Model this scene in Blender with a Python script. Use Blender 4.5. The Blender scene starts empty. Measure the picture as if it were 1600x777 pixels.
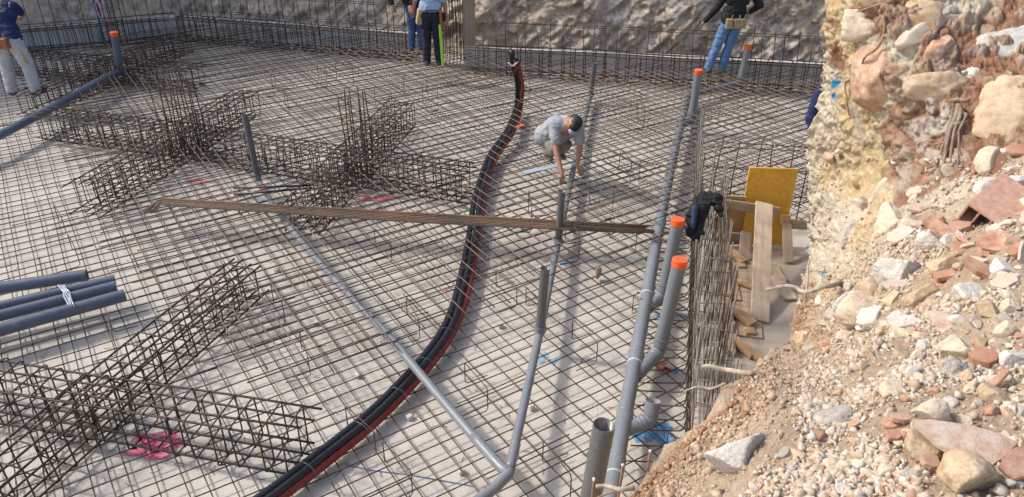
import bpy, bmesh, math, random
import numpy as np
from mathutils import Vector, Matrix, Euler

R = math.radians
rng = np.random.default_rng(7)
random.seed(7)
SC = bpy.context.scene
COL = SC.collection

# ------------------------------------------------------------------ camera
FPX, PITCH, CAMZ = 1220.0, R(30), 4.5
cam_d = bpy.data.cameras.new('camera')
cam = bpy.data.objects.new('camera', cam_d)
COL.objects.link(cam)
cam.location = (0, 0, CAMZ)
cam.rotation_euler = (R(60), 0, 0)
cam_d.sensor_width = 36
cam_d.sensor_fit = 'HORIZONTAL'
cam_d.lens = 36 * FPX / 1600
cam_d.clip_start = 0.05
cam_d.clip_end = 2000
SC.camera = cam

# ------------------------------------------------------------------ sky, sun, exposure
SUN_EL = R(43)
SH = np.array([0.975, -0.22])            # the way shadows fall on the slab
SH = SH / np.linalg.norm(SH)
world = bpy.data.worlds.new('World')
SC.world = world
world.use_nodes = True
wn = world.node_tree
sky = wn.nodes.new('ShaderNodeTexSky')
sky.sky_type = 'NISHITA'
sky.sun_disc = False
sky.sun_elevation = SUN_EL
sky.sun_rotation = math.atan2(-SH[0], -SH[1])
sky.air_density = 1.0
sky.dust_density = 3.2
sky.ozone_density = 1.0
bg = wn.nodes['Background']
bg.inputs['Strength'].default_value = 0.15
wn.links.new(sky.outputs[0], bg.inputs[0])
sun_d = bpy.data.lights.new('sun', 'SUN')
sun_d.energy = 2.0
sun_d.angle = R(5)
sun_d.color = (1.0, 0.945, 0.875)
sun = bpy.data.objects.new('sun', sun_d)
COL.objects.link(sun)
sun.rotation_euler = Vector((SH[0] * math.cos(SUN_EL), SH[1] * math.cos(SUN_EL), -math.sin(SUN_EL))).to_track_quat('-Z', 'Y').to_euler()
SC.view_settings.view_transform = 'Standard'
SC.view_settings.look = 'None'
SC.view_settings.gamma = 1
SC.view_settings.exposure = 0.62

# ------------------------------------------------------------------ pixel -> point (real distances)
CP, SP = math.cos(PITCH), math.sin(PITCH)
def atD(px, py, d):
    u, v = (px - 800) / FPX, (py - 388.5) / FPX
    return np.array([u * d, d * (CP - v * SP), CAMZ - d * (SP + v * CP)])
def atZ(px, py, z):
    v = (py - 388.5) / FPX
    return atD(px, py, (CAMZ - z) / (SP + v * CP))
def atY(px, py, y):
    v = (py - 388.5) / FPX
    return atD(px, py, y / (CP - v * SP))

# ------------------------------------------------------------------ noise
def vnoise(P, seed=0):
    P = np.asarray(P, float)
    I = np.floor(P).astype(np.int64)
    F = P - I
    W = F * F * F * (F * (F * 6 - 15) + 10)
    out = np.zeros(len(P))
    for dx in (0, 1):
        for dy in (0, 1):
            for dz in (0, 1):
                h = ((I[:, 0] + dx) * 374761393 + (I[:, 1] + dy) * 668265263 + (I[:, 2] + dz) * 2147483647 + seed * 974634777) & 0xffffffff
                h = ((h ^ (h >> 13)) * 1274126177) & 0xffffffff
                h = ((h ^ (h >> 16)) * 2246822519) & 0xffffffff
                h = (h ^ (h >> 15)) & 0xffffff
                w = (W[:, 0] if dx else 1 - W[:, 0]) * (W[:, 1] if dy else 1 - W[:, 1]) * (W[:, 2] if dz else 1 - W[:, 2])
                out += w * (h / 0x7fffff - 1.0)
    return out
def fbm(P, seed=0, oct=4, gain=0.5, ridged=False):
    P = np.asarray(P, float)
    a, s, tot = 1.0, np.zeros(len(P)), 0
    for o in range(oct):
        n = vnoise(P * (2.03 ** o) + 17.3 * o, seed + o * 31)
        s += a * ((1 - 2 * np.abs(n)) if ridged else n)
        tot += a
        a *= gain
    return s / tot
def cells(P, seed=0):
    """Worley F1 and F2-F1 and a random value for the cell"""
    P = np.asarray(P, float)
    I = np.floor(P).astype(np.int64)
    f1 = np.full(len(P), 9.0); f2 = np.full(len(P), 9.0); idv = np.zeros(len(P))
    for dx in (-1, 0, 1):
        for dy in (-1, 0, 1):
            for dz in (-1, 0, 1):
                J = I + np.array([dx, dy, dz])
                hs = []
                for k in range(4):
                    h = (J[:, 0] * 374761393 + J[:, 1] * 668265263 + J[:, 2] * 2147483647 + (seed * 4 + k) * 974634777) & 0xffffffff
                    h = ((h ^ (h >> 13)) * 1274126177) & 0xffffffff
                    h = ((h ^ (h >> 16)) * 2246822519) & 0xffffffff
                    hs.append(((h ^ (h >> 15)) & 0xffffff) / 0xffffff)
                d = np.sqrt((J[:, 0] + hs[0] - P[:, 0]) ** 2 + (J[:, 1] + hs[1] - P[:, 1]) ** 2 + (J[:, 2] + hs[2] - P[:, 2]) ** 2)
                nearer = d < f1
                f2 = np.where(nearer, f1, np.minimum(f2, d))
                idv = np.where(nearer, hs[3], idv)
                f1 = np.where(nearer, d, f1)
    return f1, f2 - f1, idv

# ------------------------------------------------------------------ objects
def tag(o, label=None, cat=None, group=None, kind=None):
    if label: o['label'] = label
    if cat: o['category'] = cat
    if group: o['group'] = group
    if kind: o['kind'] = kind
    return o
def thing(name, label, cat, loc=(0, 0, 0), rz=0, group=None):
    o = bpy.data.objects.new(name, None)
    o.empty_display_size = 0.1
    COL.objects.link(o)
    o.location = loc
    o.rotation_euler = (0, 0, rz)
    return tag(o, label, cat, group)
def link(name, me, mat, parent=None, smooth=False):
    if mat is not None: me.materials.append(mat)
    if smooth:
        me.polygons.foreach_set('use_smooth', np.ones(len(me.polygons), bool))
    o = bpy.data.objects.new(name, me)
    COL.objects.link(o)
    if parent is not None: o.parent = parent
    return o
def copy_tree(o, parent=None):
    c = o.copy()
    COL.objects.link(c)
    if parent is not None: c.parent = parent
    for ch in list(o.children): copy_tree(ch, c)
    return c
def mesh_np(name, V, F):
    """V (n,3), F (m,k) all faces of k corners"""
    me = bpy.data.meshes.new(name)
    V = np.asarray(V, np.float32); F = np.asarray(F, np.int32)
    me.vertices.add(len(V)); me.vertices.foreach_set('co', V.ravel())
    me.loops.add(F.size); me.loops.foreach_set('vertex_index', F.ravel())
    me.polygons.add(len(F)); me.polygons.foreach_set('loop_start', np.arange(0, F.size, F.shape[1], dtype=np.int32))
    me.update(calc_edges=True)
    return me

class MB:
    def __init__(s): s.v = []; s.f = []; s.n = 0
    def add(s, V, F):
        s.v.append(np.asarray(V, float)); s.f += [tuple(int(i) + s.n for i in f) for f in F]; s.n += len(V)
        return s
    def tube(s, pts, r, n=6, cap=True, closed=False):
        P = np.asarray(pts, float); m = len(P)
        rr = np.full(m, r, float) if np.isscalar(r) else np.asarray(r, float)
        if closed:
            T = np.roll(P, -1, 0) - np.roll(P, 1, 0)
        else:
            T = np.gradient(P, axis=0)
        T /= np.linalg.norm(T, axis=1)[:, None] + 1e-12
        ref = np.array([0, 0, 1.0]) if abs(T[0, 2]) < .9 else np.array([1.0, 0, 0])
        N = np.cross(T[0], ref); N /= np.linalg.norm(N)
        V = []; ang = np.arange(n) * 2 * math.pi / n
        for i in range(m):
            N = N - T[i] * N.dot(T[i]); N /= np.linalg.norm(N) + 1e-12
            B = np.cross(T[i], N)
            V.append(P[i] + rr[i] * (np.cos(ang)[:, None] * N + np.sin(ang)[:, None] * B))
        V = np.concatenate(V)
        F = []
        for i in range(m if closed else m - 1):
            j = (i + 1) % m
            for k in range(n):
                k2 = (k + 1) % n
                F.append((i * n + k, i * n + k2, j * n + k2, j * n + k))
        if cap and not closed:
            F.append(tuple(range(n))[::-1]); F.append(tuple((m - 1) * n + k for k in range(n)))
        return s.add(V, F)
    def pipe(s, pts, r, wall=0.004, n=18, open0=False, open1=False):
        """hollow pipe: outer skin, open ends show a bore 0.3 m deep"""
        s.tube(pts, r, n, cap=False)
        P = np.asarray(pts, float)
        for op, e, q in ((open0, P[0], P[1]), (open1, P[-1], P[-2])):
            d = (q - e) / np.linalg.norm(q - e)
            if not op:
                s.tube([e, e + d * 0.001], [r * .999, r * .999], n, cap=True); continue
            a = np.cross(d, [0, 0, 1.0]);
            if np.linalg.norm(a) < .05: a = np.cross(d, [1.0, 0, 0])
            a /= np.linalg.norm(a); b = np.cross(d, a)
            ang = np.arange(n) * 2 * math.pi / n
            ring = np.cos(ang)[:, None] * a + np.sin(ang)[:, None] * b
            V = np.concatenate([e + ring * r, e + ring * (r - wall), e + d * min(.3, .8 * np.linalg.norm(P[-1] - P[0])) + ring * (r - wall)])
            F = []
            for k in range(n):
                k2 = (k + 1) % n
                F += [(k, k2, n + k2, n + k), (n + k, n + k2, 2 * n + k2, 2 * n + k)]
            F.append(tuple(range(2 * n, 3 * n)))
            s.add(V, F)
        return s
    def box(s, c, size, M=None, bev=0.0):
        hx, hy, hz = np.asarray(size, float) / 2
        bm = bmesh.new(); bmesh.ops.create_cube(bm, size=1)
        for v in bm.verts: v.co = (v.co.x * 2 * hx, v.co.y * 2 * hy, v.co.z * 2 * hz)
        if bev: bmesh.ops.bevel(bm, geom=bm.edges[:], offset=bev, segments=2, profile=.5, affect='EDGES')
        V = np.array([v.co[:] for v in bm.verts]); bm.verts.index_update()
        F = [tuple(v.index for v in f.verts) for f in bm.faces]
        bm.free()
        if M is not None: V = V @ np.array(M)[:3, :3].T
        return s.add(V + np.asarray(c, float), F)
    def prism(s, poly, z0, z1):
        n = len(poly)
        V = [(x, y, z0) for x, y in poly] + [(x, y, z1) for x, y in poly]
        F = [tuple(range(n))[::-1], tuple(range(n, 2 * n))] + [(i, (i + 1) % n, n + (i + 1) % n, n + i) for i in range(n)]
        return s.add(V, F)
    def build(s, name, mat, parent=None, smooth=False, local=False):
        V = np.concatenate(s.v)
        if parent is not None and not local: V = V - np.array(parent_loc(parent))
        me = bpy.data.meshes.new(name)
        me.from_pydata(V.tolist(), [], s.f)
        me.update()
        bm = bmesh.new(); bm.from_mesh(me); bmesh.ops.recalc_face_normals(bm, faces=bm.faces); bm.to_mesh(me); bm.free()
        return link(name, me, mat, parent, smooth)
def parent_loc(p):
    l = np.zeros(3)
    while p is not None:
        l += np.array(p.location); p = p.parent
    return l
def basis(x, up=(0, 0, 1)):
    x = np.asarray(x, float); x = x / np.linalg.norm(x)
    y = np.cross(up, x); y /= np.linalg.norm(y)
    return np.stack([x, y, np.cross(x, y)], 1)
def smooth_path(pts, n):
    """Catmull-Rom through the points"""
    P = np.asarray(pts, float); P = np.vstack([2 * P[0] - P[1], P, 2 * P[-1] - P[-2]])
    out = []
    for i in range(1, len(P) - 2):
        for t in np.linspace(0, 1, n, endpoint=False):
            a, b, c, d = P[i - 1], P[i], P[i + 1], P[i + 2]
            out.append(.5 * ((2 * b) + (c - a) * t + (2 * a - 5 * b + 4 * c - d) * t * t + (3 * b - a - 3 * c + d) * t ** 3))
    out.append(P[-2])
    return np.array(out)

# ------------------------------------------------------------------ materials
def mat(name, rough=.7, metal=0.0):
    m = bpy.data.materials.new(name); m.use_nodes = True
    nt = m.node_tree; b = nt.nodes['Principled BSDF']
    b.inputs['Roughness'].default_value = rough; b.inputs['Metallic'].default_value = metal
    return m, nt, b
def N(nt, t, **kw):
    n = nt.nodes.new(t)
    for k, v in kw.items():
        if k in n.inputs: n.inputs[k].default_value = v
        else: setattr(n, k, v)
    return n
def noise(nt, co, scale, detail=5, rough=.55):
    n = N(nt, 'ShaderNodeTexNoise'); n.inputs['Scale'].default_value = scale
    n.inputs['Detail'].default_value = detail; n.inputs['Roughness'].default_value = rough
    nt.links.new(co, n.inputs['Vector']); return n.outputs['Fac']
def ramp(nt, fac, stops):
    r = N(nt, 'ShaderNodeValToRGB'); e = r.color_ramp.elements
    while len(e) > 1: e.remove(e[-1])
    e[0].position = stops[0][0]; e[0].color = (*stops[0][1], 1)
    for p, c in stops[1:]:
        k = e.new(p); k.color = (*c, 1)
    nt.links.new(fac, r.inputs[0]); return r.outputs[0]
def mix(nt, fac, a, b, mode='MIX'):
    m = N(nt, 'ShaderNodeMix'); m.data_type = 'RGBA'; m.blend_type = mode
    if hasattr(fac, 'links'): nt.links.new(fac, m.inputs[0])
    else: m.inputs[0].default_value = fac
    for s, i in ((a, 6), (b, 7)):
        if hasattr(s, 'links'): nt.links.new(s, m.inputs[i])
        else: m.inputs[i].default_value = (*s, 1)
    return m.outputs[2]
def bump(nt, b, h, strength=.4, dist=.01):
    n = N(nt, 'ShaderNodeBump'); n.inputs['Strength'].default_value = strength; n.inputs['Distance'].default_value = dist
    nt.links.new(h, n.inputs['Height']); nt.links.new(n.outputs[0], b.inputs['Normal'])
def coords(nt, obj=False):
    if obj: return N(nt, 'ShaderNodeTexCoord').outputs['Object']
    return N(nt, 'ShaderNodeNewGeometry').outputs['Position']
def m_plain(name, c, rough=.6, var=.15, scale=6, metal=0., bmp=0., bscale=60, obj=True, rnd=0.0):
    m, nt, b = mat(name, rough, metal); co = coords(nt, obj)
    d = tuple(x * (1 - var) for x in c); l = tuple(min(1, x * (1 + var)) for x in c)
    col = ramp(nt, noise(nt, co, scale), [(.3, d), (.7, l)])
    if rnd:
        oi = N(nt, 'ShaderNodeObjectInfo')
        col = mix(nt, 1.0, col, ramp(nt, oi.outputs['Random'], [(0, (1 - rnd,) * 3), (1, (1, 1, 1))]), 'MULTIPLY')
    nt.links.new(col, b.inputs['Base Color'])
    if bmp: bump(nt, b, noise(nt, co, bscale, 4), bmp, .004)
    return m
def m_rebar(name, dark, rust, bias):
    m, nt, b = mat(name, .62, .25); co = coords(nt)
    f = noise(nt, co, 2.2, 6, .7)
    col = ramp(nt, f, [(bias - .14, dark), (bias + .03, tuple((a + c) / 2 for a, c in zip(dark, rust))), (bias + .18, rust)])
    sp = noise(nt, co, 45, 2)
    col = mix(nt, ramp(nt, sp, [(.45, (0, 0, 0)), (.7, (.5, .5, .5))]), col, tuple(x * 1.5 for x in rust))
    nt.links.new(col, b.inputs['Base Color'])
    bump(nt, b, noise(nt, co, 160, 2), .3, .002)
    return m
def m_slab():
    m, nt, b = mat('lean_concrete', .92); co = coords(nt)
    c = ramp(nt, noise(nt, co, .55, 6, .6), [(.3, (.42, .39, .335)), (.46, (.53, .495, .43)), (.72, (.62, .585, .505))])
    c = mix(nt, ramp(nt, noise(nt, co, 2.2, 6, .65), [(.50, (0, 0, 0)), (.66, (.75, .75, .75))]), c, (.37, .345, .30))
    c = mix(nt, ramp(nt, noise(nt, co, 7, 6, .75), [(.56, (0, 0, 0)), (.70, (.5, .5, .5))]), c, (.40, .31, .22))
    c = mix(nt, ramp(nt, noise(nt, co, 28, 4, .7), [(.3, (.35, .35, .35)), (.62, (0, 0, 0))]), c, (.47, .43, .37))
    c = mix(nt, ramp(nt, noise(nt, co, 95, 2, .5), [(.68, (0, 0, 0)), (.76, (.6, .6, .6))]), c, (.33, .29, .24))
    nt.links.new(c, b.inputs['Base Color'])
    mp = N(nt, 'ShaderNodeMapping'); mp.inputs['Rotation'].default_value = (0, 0, .5); mp.inputs['Scale'].default_value = (7, 30, 10)
    nt.links.new(co, mp.inputs[0])
    a = N(nt, 'ShaderNodeMath'); a.operation = 'ADD'
    nt.links.new(noise(nt, mp.outputs[0], 1, 4), a.inputs[0]); nt.links.new(noise(nt, co, 70, 4), a.inputs[1])
    bump(nt, b, a.outputs[0], .45, .008)
    return m
def m_soil():
    """foreground bank and rock face: colours of the strata come from vertex masks"""
    m, nt, b = mat('excavated_ground', .95); co = coords(nt)
    def A(n):
        x = N(nt, 'ShaderNodeAttribute'); x.attribute_name = n; return x.outputs['Fac']
    cream = ramp(nt, noise(nt, co, 9, 8, .7), [(.25, (.38, .27, .16)), (.40, (.64, .53, .37)), (.52, (.77, .68, .51)), (.75, (.82, .76, .63))])
    ochre = ramp(nt, noise(nt, co, 14, 7, .7), [(.3, (.46, .285, .12)), (.48, (.72, .53, .265)), (.7, (.80, .67, .42))])
    brown = ramp(nt, noise(nt, co, 11, 8, .72), [(.30, (.15, .062, .032)), (.42, (.30, .145, .08)), (.52, (.42, .23, .135)), (.62, (.50, .33, .22)), (.76, (.62, .49, .37))])
    sand = ramp(nt, noise(nt, co, 22, 8, .75), [(.28, (.34, .23, .135)), (.5, (.55, .41, .275)), (.72, (.67, .54, .41))])
    c = mix(nt, A('ochre'), cream, ochre)
    c = mix(nt, A('brown'), c, brown)
    tone = N(nt, 'ShaderNodeAttribute'); tone.attribute_name = 'tone'
    stc = ramp(nt, tone.outputs['Fac'], [(0, (.50, .36, .25)), (.25, (.66, .57, .44)), (.5, (.72, .65, .54)), (.7, (.60, .42, .30)), (.85, (.74, .69, .61)), (1, (.50, .46, .41))])
    stc = mix(nt, .8, stc, ramp(nt, noise(nt, co, 16, 7, .7), [(.3, (.62, .54, .46)), (.52, (1, 1, 1))]), 'MULTIPLY')
    c = mix(nt, A('stone'), c, stc)
    c = mix(nt, A('sand'), c, sand)
    g = ramp(nt, noise(nt, co, 42, 7, .75), [(.28, (.45, .38, .32)), (.38, (.82, .78, .73)), (.46, (1, 1, 1))])
    c = mix(nt, .75, c, g, 'MULTIPLY')
    c = mix(nt, A('blue'), c, (.02, .30, .62))
    nt.links.new(c, b.inputs['Base Color'])
    a = N(nt, 'ShaderNodeMath'); a.operation = 'ADD'
    nt.links.new(noise(nt, co, 30, 8, .75), a.inputs[0]); nt.links.new(noise(nt, co, 120, 4, .7), a.inputs[1])
    bump(nt, b, a.outputs[0], .9, .016)
    return m
def m_backbank():
    m, nt, b = mat('cut_earth', .95); co = coords(nt)
    f = noise(nt, co, 1.5, 10, .72)
    c = ramp(nt, f, [(.3, (.27, .185, .13)), (.43, (.46, .36, .28)), (.53, (.62, .54, .45)), (.60, (.78, .72, .63)), (.72, (.52, .42, .33))])
    c = mix(nt, ramp(nt, noise(nt, co, 6, 8, .75), [(.42, (.9, .9, .9)), (.58, (0, 0, 0))]), c, (.31, .22, .17))
    c = mix(nt, ramp(nt, noise(nt, co, 16, 8, .75), [(.46, (0, 0, 0)), (.60, (.6, .6, .6))]), c, (.64, .54, .43))
    c = mix(nt, ramp(nt, noise(nt, co, .8, 4, .6), [(.48, (0, 0, 0)), (.58, (.75, .75, .75))]), c, (.62, .50, .36))
    nt.links.new(c, b.inputs['Base Color'])
    bump(nt, b, noise(nt, co, 14, 9, .8), 1.0, .045)
    return m
def m_rock(name, stops, rnd=.3, scale=9, bs=.6):
    m, nt, b = mat(name, .93); co = coords(nt, True)
    oi = N(nt, 'ShaderNodeObjectInfo')
    ad = N(nt, 'ShaderNodeVectorMath'); ad.operation = 'ADD'
    nt.links.new(co, ad.inputs[0])
    cm = N(nt, 'ShaderNodeCombineXYZ'); mu = N(nt, 'ShaderNodeMath'); mu.operation = 'MULTIPLY'; mu.inputs[1].default_value = 37
    nt.links.new(oi.outputs['Random'], mu.inputs[0]); nt.links.new(mu.outputs[0], cm.inputs[0]); nt.links.new(cm.outputs[0], ad.inputs[1])
    c = ramp(nt, noise(nt, ad.outputs[0], scale * .25, 8, .68), stops)
    c = mix(nt, 1.0, c, ramp(nt, oi.outputs['Random'], [(0, (1 - rnd,) * 3), (.5, (1, .97, .93)), (1, (1, 1, 1))]), 'MULTIPLY')
    nt.links.new(c, b.inputs['Base Color'])
    wp = coords(nt)
    c = mix(nt, .55, c, ramp(nt, noise(nt, wp, 85 if scale < 20 else 150, 5, .7), [(.32, (.60, .55, .50)), (.52, (1, 1, 1))]), 'MULTIPLY')
    nt.links.new(c, b.inputs['Base Color'])
    bump(nt, b, noise(nt, wp, 75 if scale < 20 else 130, 8, .75), bs, .008)
    return m
def m_gravel():
    m, nt, b = mat('crushed_limestone', .93); co = coords(nt)
    x = N(nt, 'ShaderNodeAttribute'); x.attribute_name = 'tone'
    c = ramp(nt, x.outputs['Fac'], [(0, (.30, .165, .09)), (.10, (.40, .265, .165)), (.2, (.49, .37, .26)), (.35, (.50, .40, .295)), (.6, (.55, .475, .38)), (.85, (.60, .545, .46)), (.93, (.45, .42, .38)), (1, (.44, .26, .18))])
    c = mix(nt, .6, c, ramp(nt, noise(nt, co, 70, 5, .7), [(.3, (.66, .62, .58)), (.55, (1, 1, 1))]), 'MULTIPLY')
    nt.links.new(c, b.inputs['Base Color'])
    bump(nt, b, noise(nt, co, 220, 4, .7), .5, .004)
    return m
def m_wood(name, a, c2, ax=0):
    m, nt, b = mat(name, .75); co = coords(nt, True)
    mp = N(nt, 'ShaderNodeMapping'); sc = [22, 22, 22]; sc[ax] = 1.6; mp.inputs['Scale'].default_value = sc
    nt.links.new(co, mp.inputs[0])
    f = noise(nt, mp.outputs[0], 1.0, 6, .6)
    c = ramp(nt, f, [(.3, a), (.7, c2)])
    c = mix(nt, ramp(nt, noise(nt, co, 3, 4), [(.5, (0, 0, 0)), (.75, (.5, .5, .5))]), c, tuple(x * .6 for x in a))
    nt.links.new(c, b.inputs['Base Color']); bump(nt, b, f, .2, .004)
    return m
def m_pvc(name, c):
    m, nt, b = mat(name, .34); co = coords(nt)
    f = noise(nt, co, 5, 5, .6)
    col = ramp(nt, f, [(.3, c), (.62, tuple(x * 1.12 for x in c)), (.8, tuple(x * .7 + .12 for x in c))])
    col = mix(nt, ramp(nt, noise(nt, co, 60, 3), [(.62, (0, 0, 0)), (.75, (.35, .35, .35))]), col, (.42, .38, .32))
    nt.links.new(col, b.inputs['Base Color'])
    r = ramp(nt, noise(nt, co, 12, 3), [(.3, (.26, .26, .26)), (.7, (.5, .5, .5))])
    nt.links.new(r, b.inputs['Roughness'])
    return m

M = {}
M['slab'] = m_slab()
M['soil'] = m_soil()
M['bank'] = m_backbank()
M['lower'] = m_rebar('weathered_steel', (.042, .032, .025), (.16, .09, .05), .54)
M['upper'] = m_rebar('rusty_steel', (.07, .05, .04), (.21, .13, .085), .48)
M['cage'] = m_rebar('dark_steel', (.034, .026, .021), (.13, .07, .042), .60)
M['grey_bar'] = m_rebar('mill_steel', (.13, .125, .12), (.24, .185, .14), .60)
M['bundle'] = m_rebar('orange_rust_steel', (.11, .085, .065), (.33, .16, .06), .48)
M['pvc'] = m_pvc('grey_pvc', (.165, .18, .195))
M['pvc_blue'] = m_pvc('blue_grey_pvc', (.095, .108, .14))
M['pvc_dark'] = m_pvc('dark_grey_pvc', (.105, .108, .11))
M['ring'] = m_plain('pale_seal', (.55, .57, .58), .4)
M['orange'] = m_plain('orange_plastic', (.80, .115, .018), .42, .08)
M['black'] = m_plain('black_conduit_plastic', (.011, .012, .015), .38, .25, 20)
M['red'] = m_plain('dark_red_conduit_plastic', (.20, .022, .02), .5, .2, 20)
M['trench'] = m_plain('muddy_trench_floor', (.38, .325, .265), .95, .28, 1.6, bmp=.5, bscale=30, obj=False)
M['concrete'] = m_plain('cast_concrete', (.50, .495, .48), .9, .2, 3, bmp=.4, bscale=40, obj=False)
M['wood_pale'] = m_wood('pale_timber', (.40, .31, .22), (.60, .50, .385), 0)
M['wood_tan'] = m_wood('tan_timber', (.32, .19, .10), (.46, .30, .17), 0)
M['wood_grey'] = m_wood('grey_timber', (.30, .225, .155), (.43, .34, .25), 0)
M['ply'] = m_wood('yellow_formwork_film', (.60, .31, .035), (.74, .42, .06), 2)
M['ply_tan'] = m_wood('worn_formwork_film', (.36, .20, .07), (.46, .27, .10), 2)
M['lime'] = m_rock('pale_limestone', [(.3, (.44, .34, .235)), (.45, (.58, .485, .365)), (.6, (.655, .575, .46)), (.75, (.60, .49, .36))])
M['lime_ochre'] = m_rock('ochre_limestone', [(.3, (.38, .25, .14)), (.5, (.56, .425, .28)), (.7, (.63, .53, .40))])
M['pink'] = m_rock('pinkish_limestone', [(.3, (.33, .17, .10)), (.48, (.52, .335, .23)), (.6, (.60, .45, .345)), (.75, (.66, .57, .48))], .15, 6)
M['conc_lump'] = m_rock('broken_concrete', [(.3, (.50, .455, .40)), (.48, (.66, .625, .575)), (.68, (.78, .75, .70))], .15, 24, .9)
M['conc_dark'] = m_rock('grey_broken_concrete', [(.3, (.32, .29, .255)), (.5, (.46, .43, .39)), (.7, (.58, .55, .50))], .12, 24, .8)
M['terra'] = m_rock('terracotta', [(.28, (.31, .135, .08)), (.45, (.43, .225, .145)), (.6, (.51, .335, .245)), (.75, (.57, .44, .35))], .2, 7, .4)
M['terra_brick'] = m_plain('pale_terracotta', (.50, .30, .21), .95, .22, 30, bmp=.4, bscale=60)
M['terra_dust'] = m_rock('dusty_terracotta', [(.3, (.47, .30, .22)), (.46, (.58, .44, .35)), (.62, (.66, .56, .48))], .12, 7, .5)
M['gravel'] = m_gravel()
M['root'] = m_plain('dry_root', (.31, .20, .13), .9, .35, 25, bmp=.6, bscale=50)
M['root_grey'] = m_plain('grey_root', (.36, .31, .25), .9, .35, 25, bmp=.6, bscale=50)
M['root_brown'] = m_plain('grey_brown_root', (.25, .19, .14), .9, .4, 25, bmp=.6, bscale=50)
M['skin'] = m_plain('skin', (.36, .185, .115), .5, .08)
M['hair'] = m_plain('dark_hair', (.012, .009, .008), .6, .3, 60, bmp=.6, bscale=120)
def cloth(n, c, var=.14): return m_plain(n, c, .9, var, 9, bmp=.35, bscale=22)
M['grey_shirt'] = cloth('heather_grey_cotton', (.31, .325, .355))
M['khaki'] = cloth('grey_khaki_cotton', (.20, .19, .165), .25)
M['white_tr'] = cloth('white_work_cotton', (.43, .425, .43), .12)
M['navy'] = cloth('navy_cotton', (.012, .024, .085))
M['blue_shirt'] = cloth('light_blue_cotton', (.33, .42, .60))
M['navy_tr'] = cloth('dark_navy_cotton', (.014, .016, .03))
M['black_cl'] = cloth('black_fleece', (.010, .010, .013))
M['jeans'] = cloth('blue_denim', (.10, .185, .36), .4)
M['jeans_dark'] = cloth('dark_blue_denim', (.04, .085, .19), .3)
M['shoe'] = m_plain('dark_boot_leather', (.05, .045, .042), .6)
M['shoe_tan'] = m_plain('grey_boot_suede', (.13, .115, .10), .8)
M['leather'] = m_plain('orange_brown_leather', (.27, .095, .035), .55, .3, 14)
M['leather_tan'] = m_plain('tan_leather', (.33, .235, .135), .7, .3, 14)
M['leather_dark'] = m_plain('dark_leather', (.05, .035, .026), .6)
M['glove'] = m_plain('tan_glove', (.42, .29, .15), .8)
M['mask'] = m_plain('lilac_paper', (.42, .38, .66), .8, .05)
M['neon'] = m_plain('neon_green_plastic', (.33, .72, .05), .5, .05)
M['yellow'] = m_plain('yellow_plastic', (.50, .36, .03), .5, .05)
M['emblem'] = m_plain('yellow_green_print', (.28, .33, .10), .8, .2)
M['steel_plain'] = m_plain('galvanised_steel', (.45, .46, .47), .35, .1, metal=.8)
M['film'] = m_plain('clear_packing_film', (.45, .49, .56), .15, .2, 30)
M['blue_sheet'] = m_plain('blue_grey_plastic_strip', (.34, .41, .47), .5, .15)
for k, c in (('pink', (.78, .055, .20)), ('blue', (.02, .27, .62)), ('cyan', (.10, .42, .66)), ('redp', (.80, .07, .05)), ('yell', (.62, .42, .06))):
    m_, nt_, b_ = mat(k + '_spray_paint', .8); co_ = coords(nt_)
    cc = mix(nt_, ramp(nt_, noise(nt_, co_, 22, 5, .7), [(.42, (0, 0, 0)), (.6, (1, 1, 1))]), c, tuple(.45 * x + .27 for x in c))
    nt_.links.new(cc, b_.inputs['Base Color']); M['paint_' + k] = m_
    at_ = N(nt_, 'ShaderNodeAttribute'); at_.attribute_name = 'spray'
    ad_ = N(nt_, 'ShaderNodeMath'); ad_.operation = 'MULTIPLY_ADD'; ad_.inputs[1].default_value = .9; nt_.links.new(noise(nt_, co_, 60, 5, .75), ad_.inputs[0]); nt_.links.new(at_.outputs['Fac'], ad_.inputs[2])
    nt_.links.new(ramp(nt_, ad_.outputs[0], [(.52, (0, 0, 0)), (.80, (.92, .92, .92))]), b_.inputs['Alpha'])
M['tape_red'] = m_plain('red_tape', (.42, .03, .03), .5)
M['tape_white'] = m_plain('white_blue_tape', (.38, .44, .58), .5)

# ================================================================== SETTING
# --- the slab of lean concrete: one sheet reaching far beyond the pit
n = 60
xs = np.concatenate([np.linspace(-400, -20, 6)[:-1], np.linspace(-20, 20, n), np.linspace(20, 400, 6)[1:]])
gx, gy = np.meshgrid(xs, xs)
V = np.stack([gx.ravel(), gy.ravel() + 5, np.zeros(gx.size)], 1)
w = len(xs); ii, jj = np.meshgrid(np.arange(w - 1), np.arange(w - 1))
q = (jj * w + ii).ravel(); F = np.stack([q, q + 1, q + w + 1, q + w], 1)
tag(link('concrete_floor', mesh_np('concrete_floor', V, F), M['slab']), kind='structure')

# --- earth bank behind the pit
def polyline_sample(pts, step):
    P = np.asarray(pts, float); seg = np.linalg.norm(np.diff(P, axis=0), axis=1); cum = np.r_[0, np.cumsum(seg)]
    s = np.arange(0, cum[-1], step)
    return s, np.stack([np.interp(s, cum, P[:, k]) for k in range(P.shape[1])], 1)
base = [(-26, 9.6), (-16, 14.2), (-9.8, 16.5), (-7.15, 17.45), (-1.8, 16.0), (-0.6, 15.1), (5.6, 13.95), (9, 13.3), (16, 12.0)]
hh = [13, 12, 9, 4.2, 1.9, 1.65, 1.65, 1.65, 1.65]  # left heights exaggerated out of view, to throw shade on the far left
s_, PB = polyline_sample([(a[0], a[1], h) for a, h in zip(base, hh)], .045)
for _ in range(12): PB[1:-1] = (PB[:-2] + PB[2:] + PB[1:-1]) / 3
T = np.gradient(PB[:, :2], axis=0); T /= np.linalg.norm(T, axis=1)[:, None]
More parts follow.
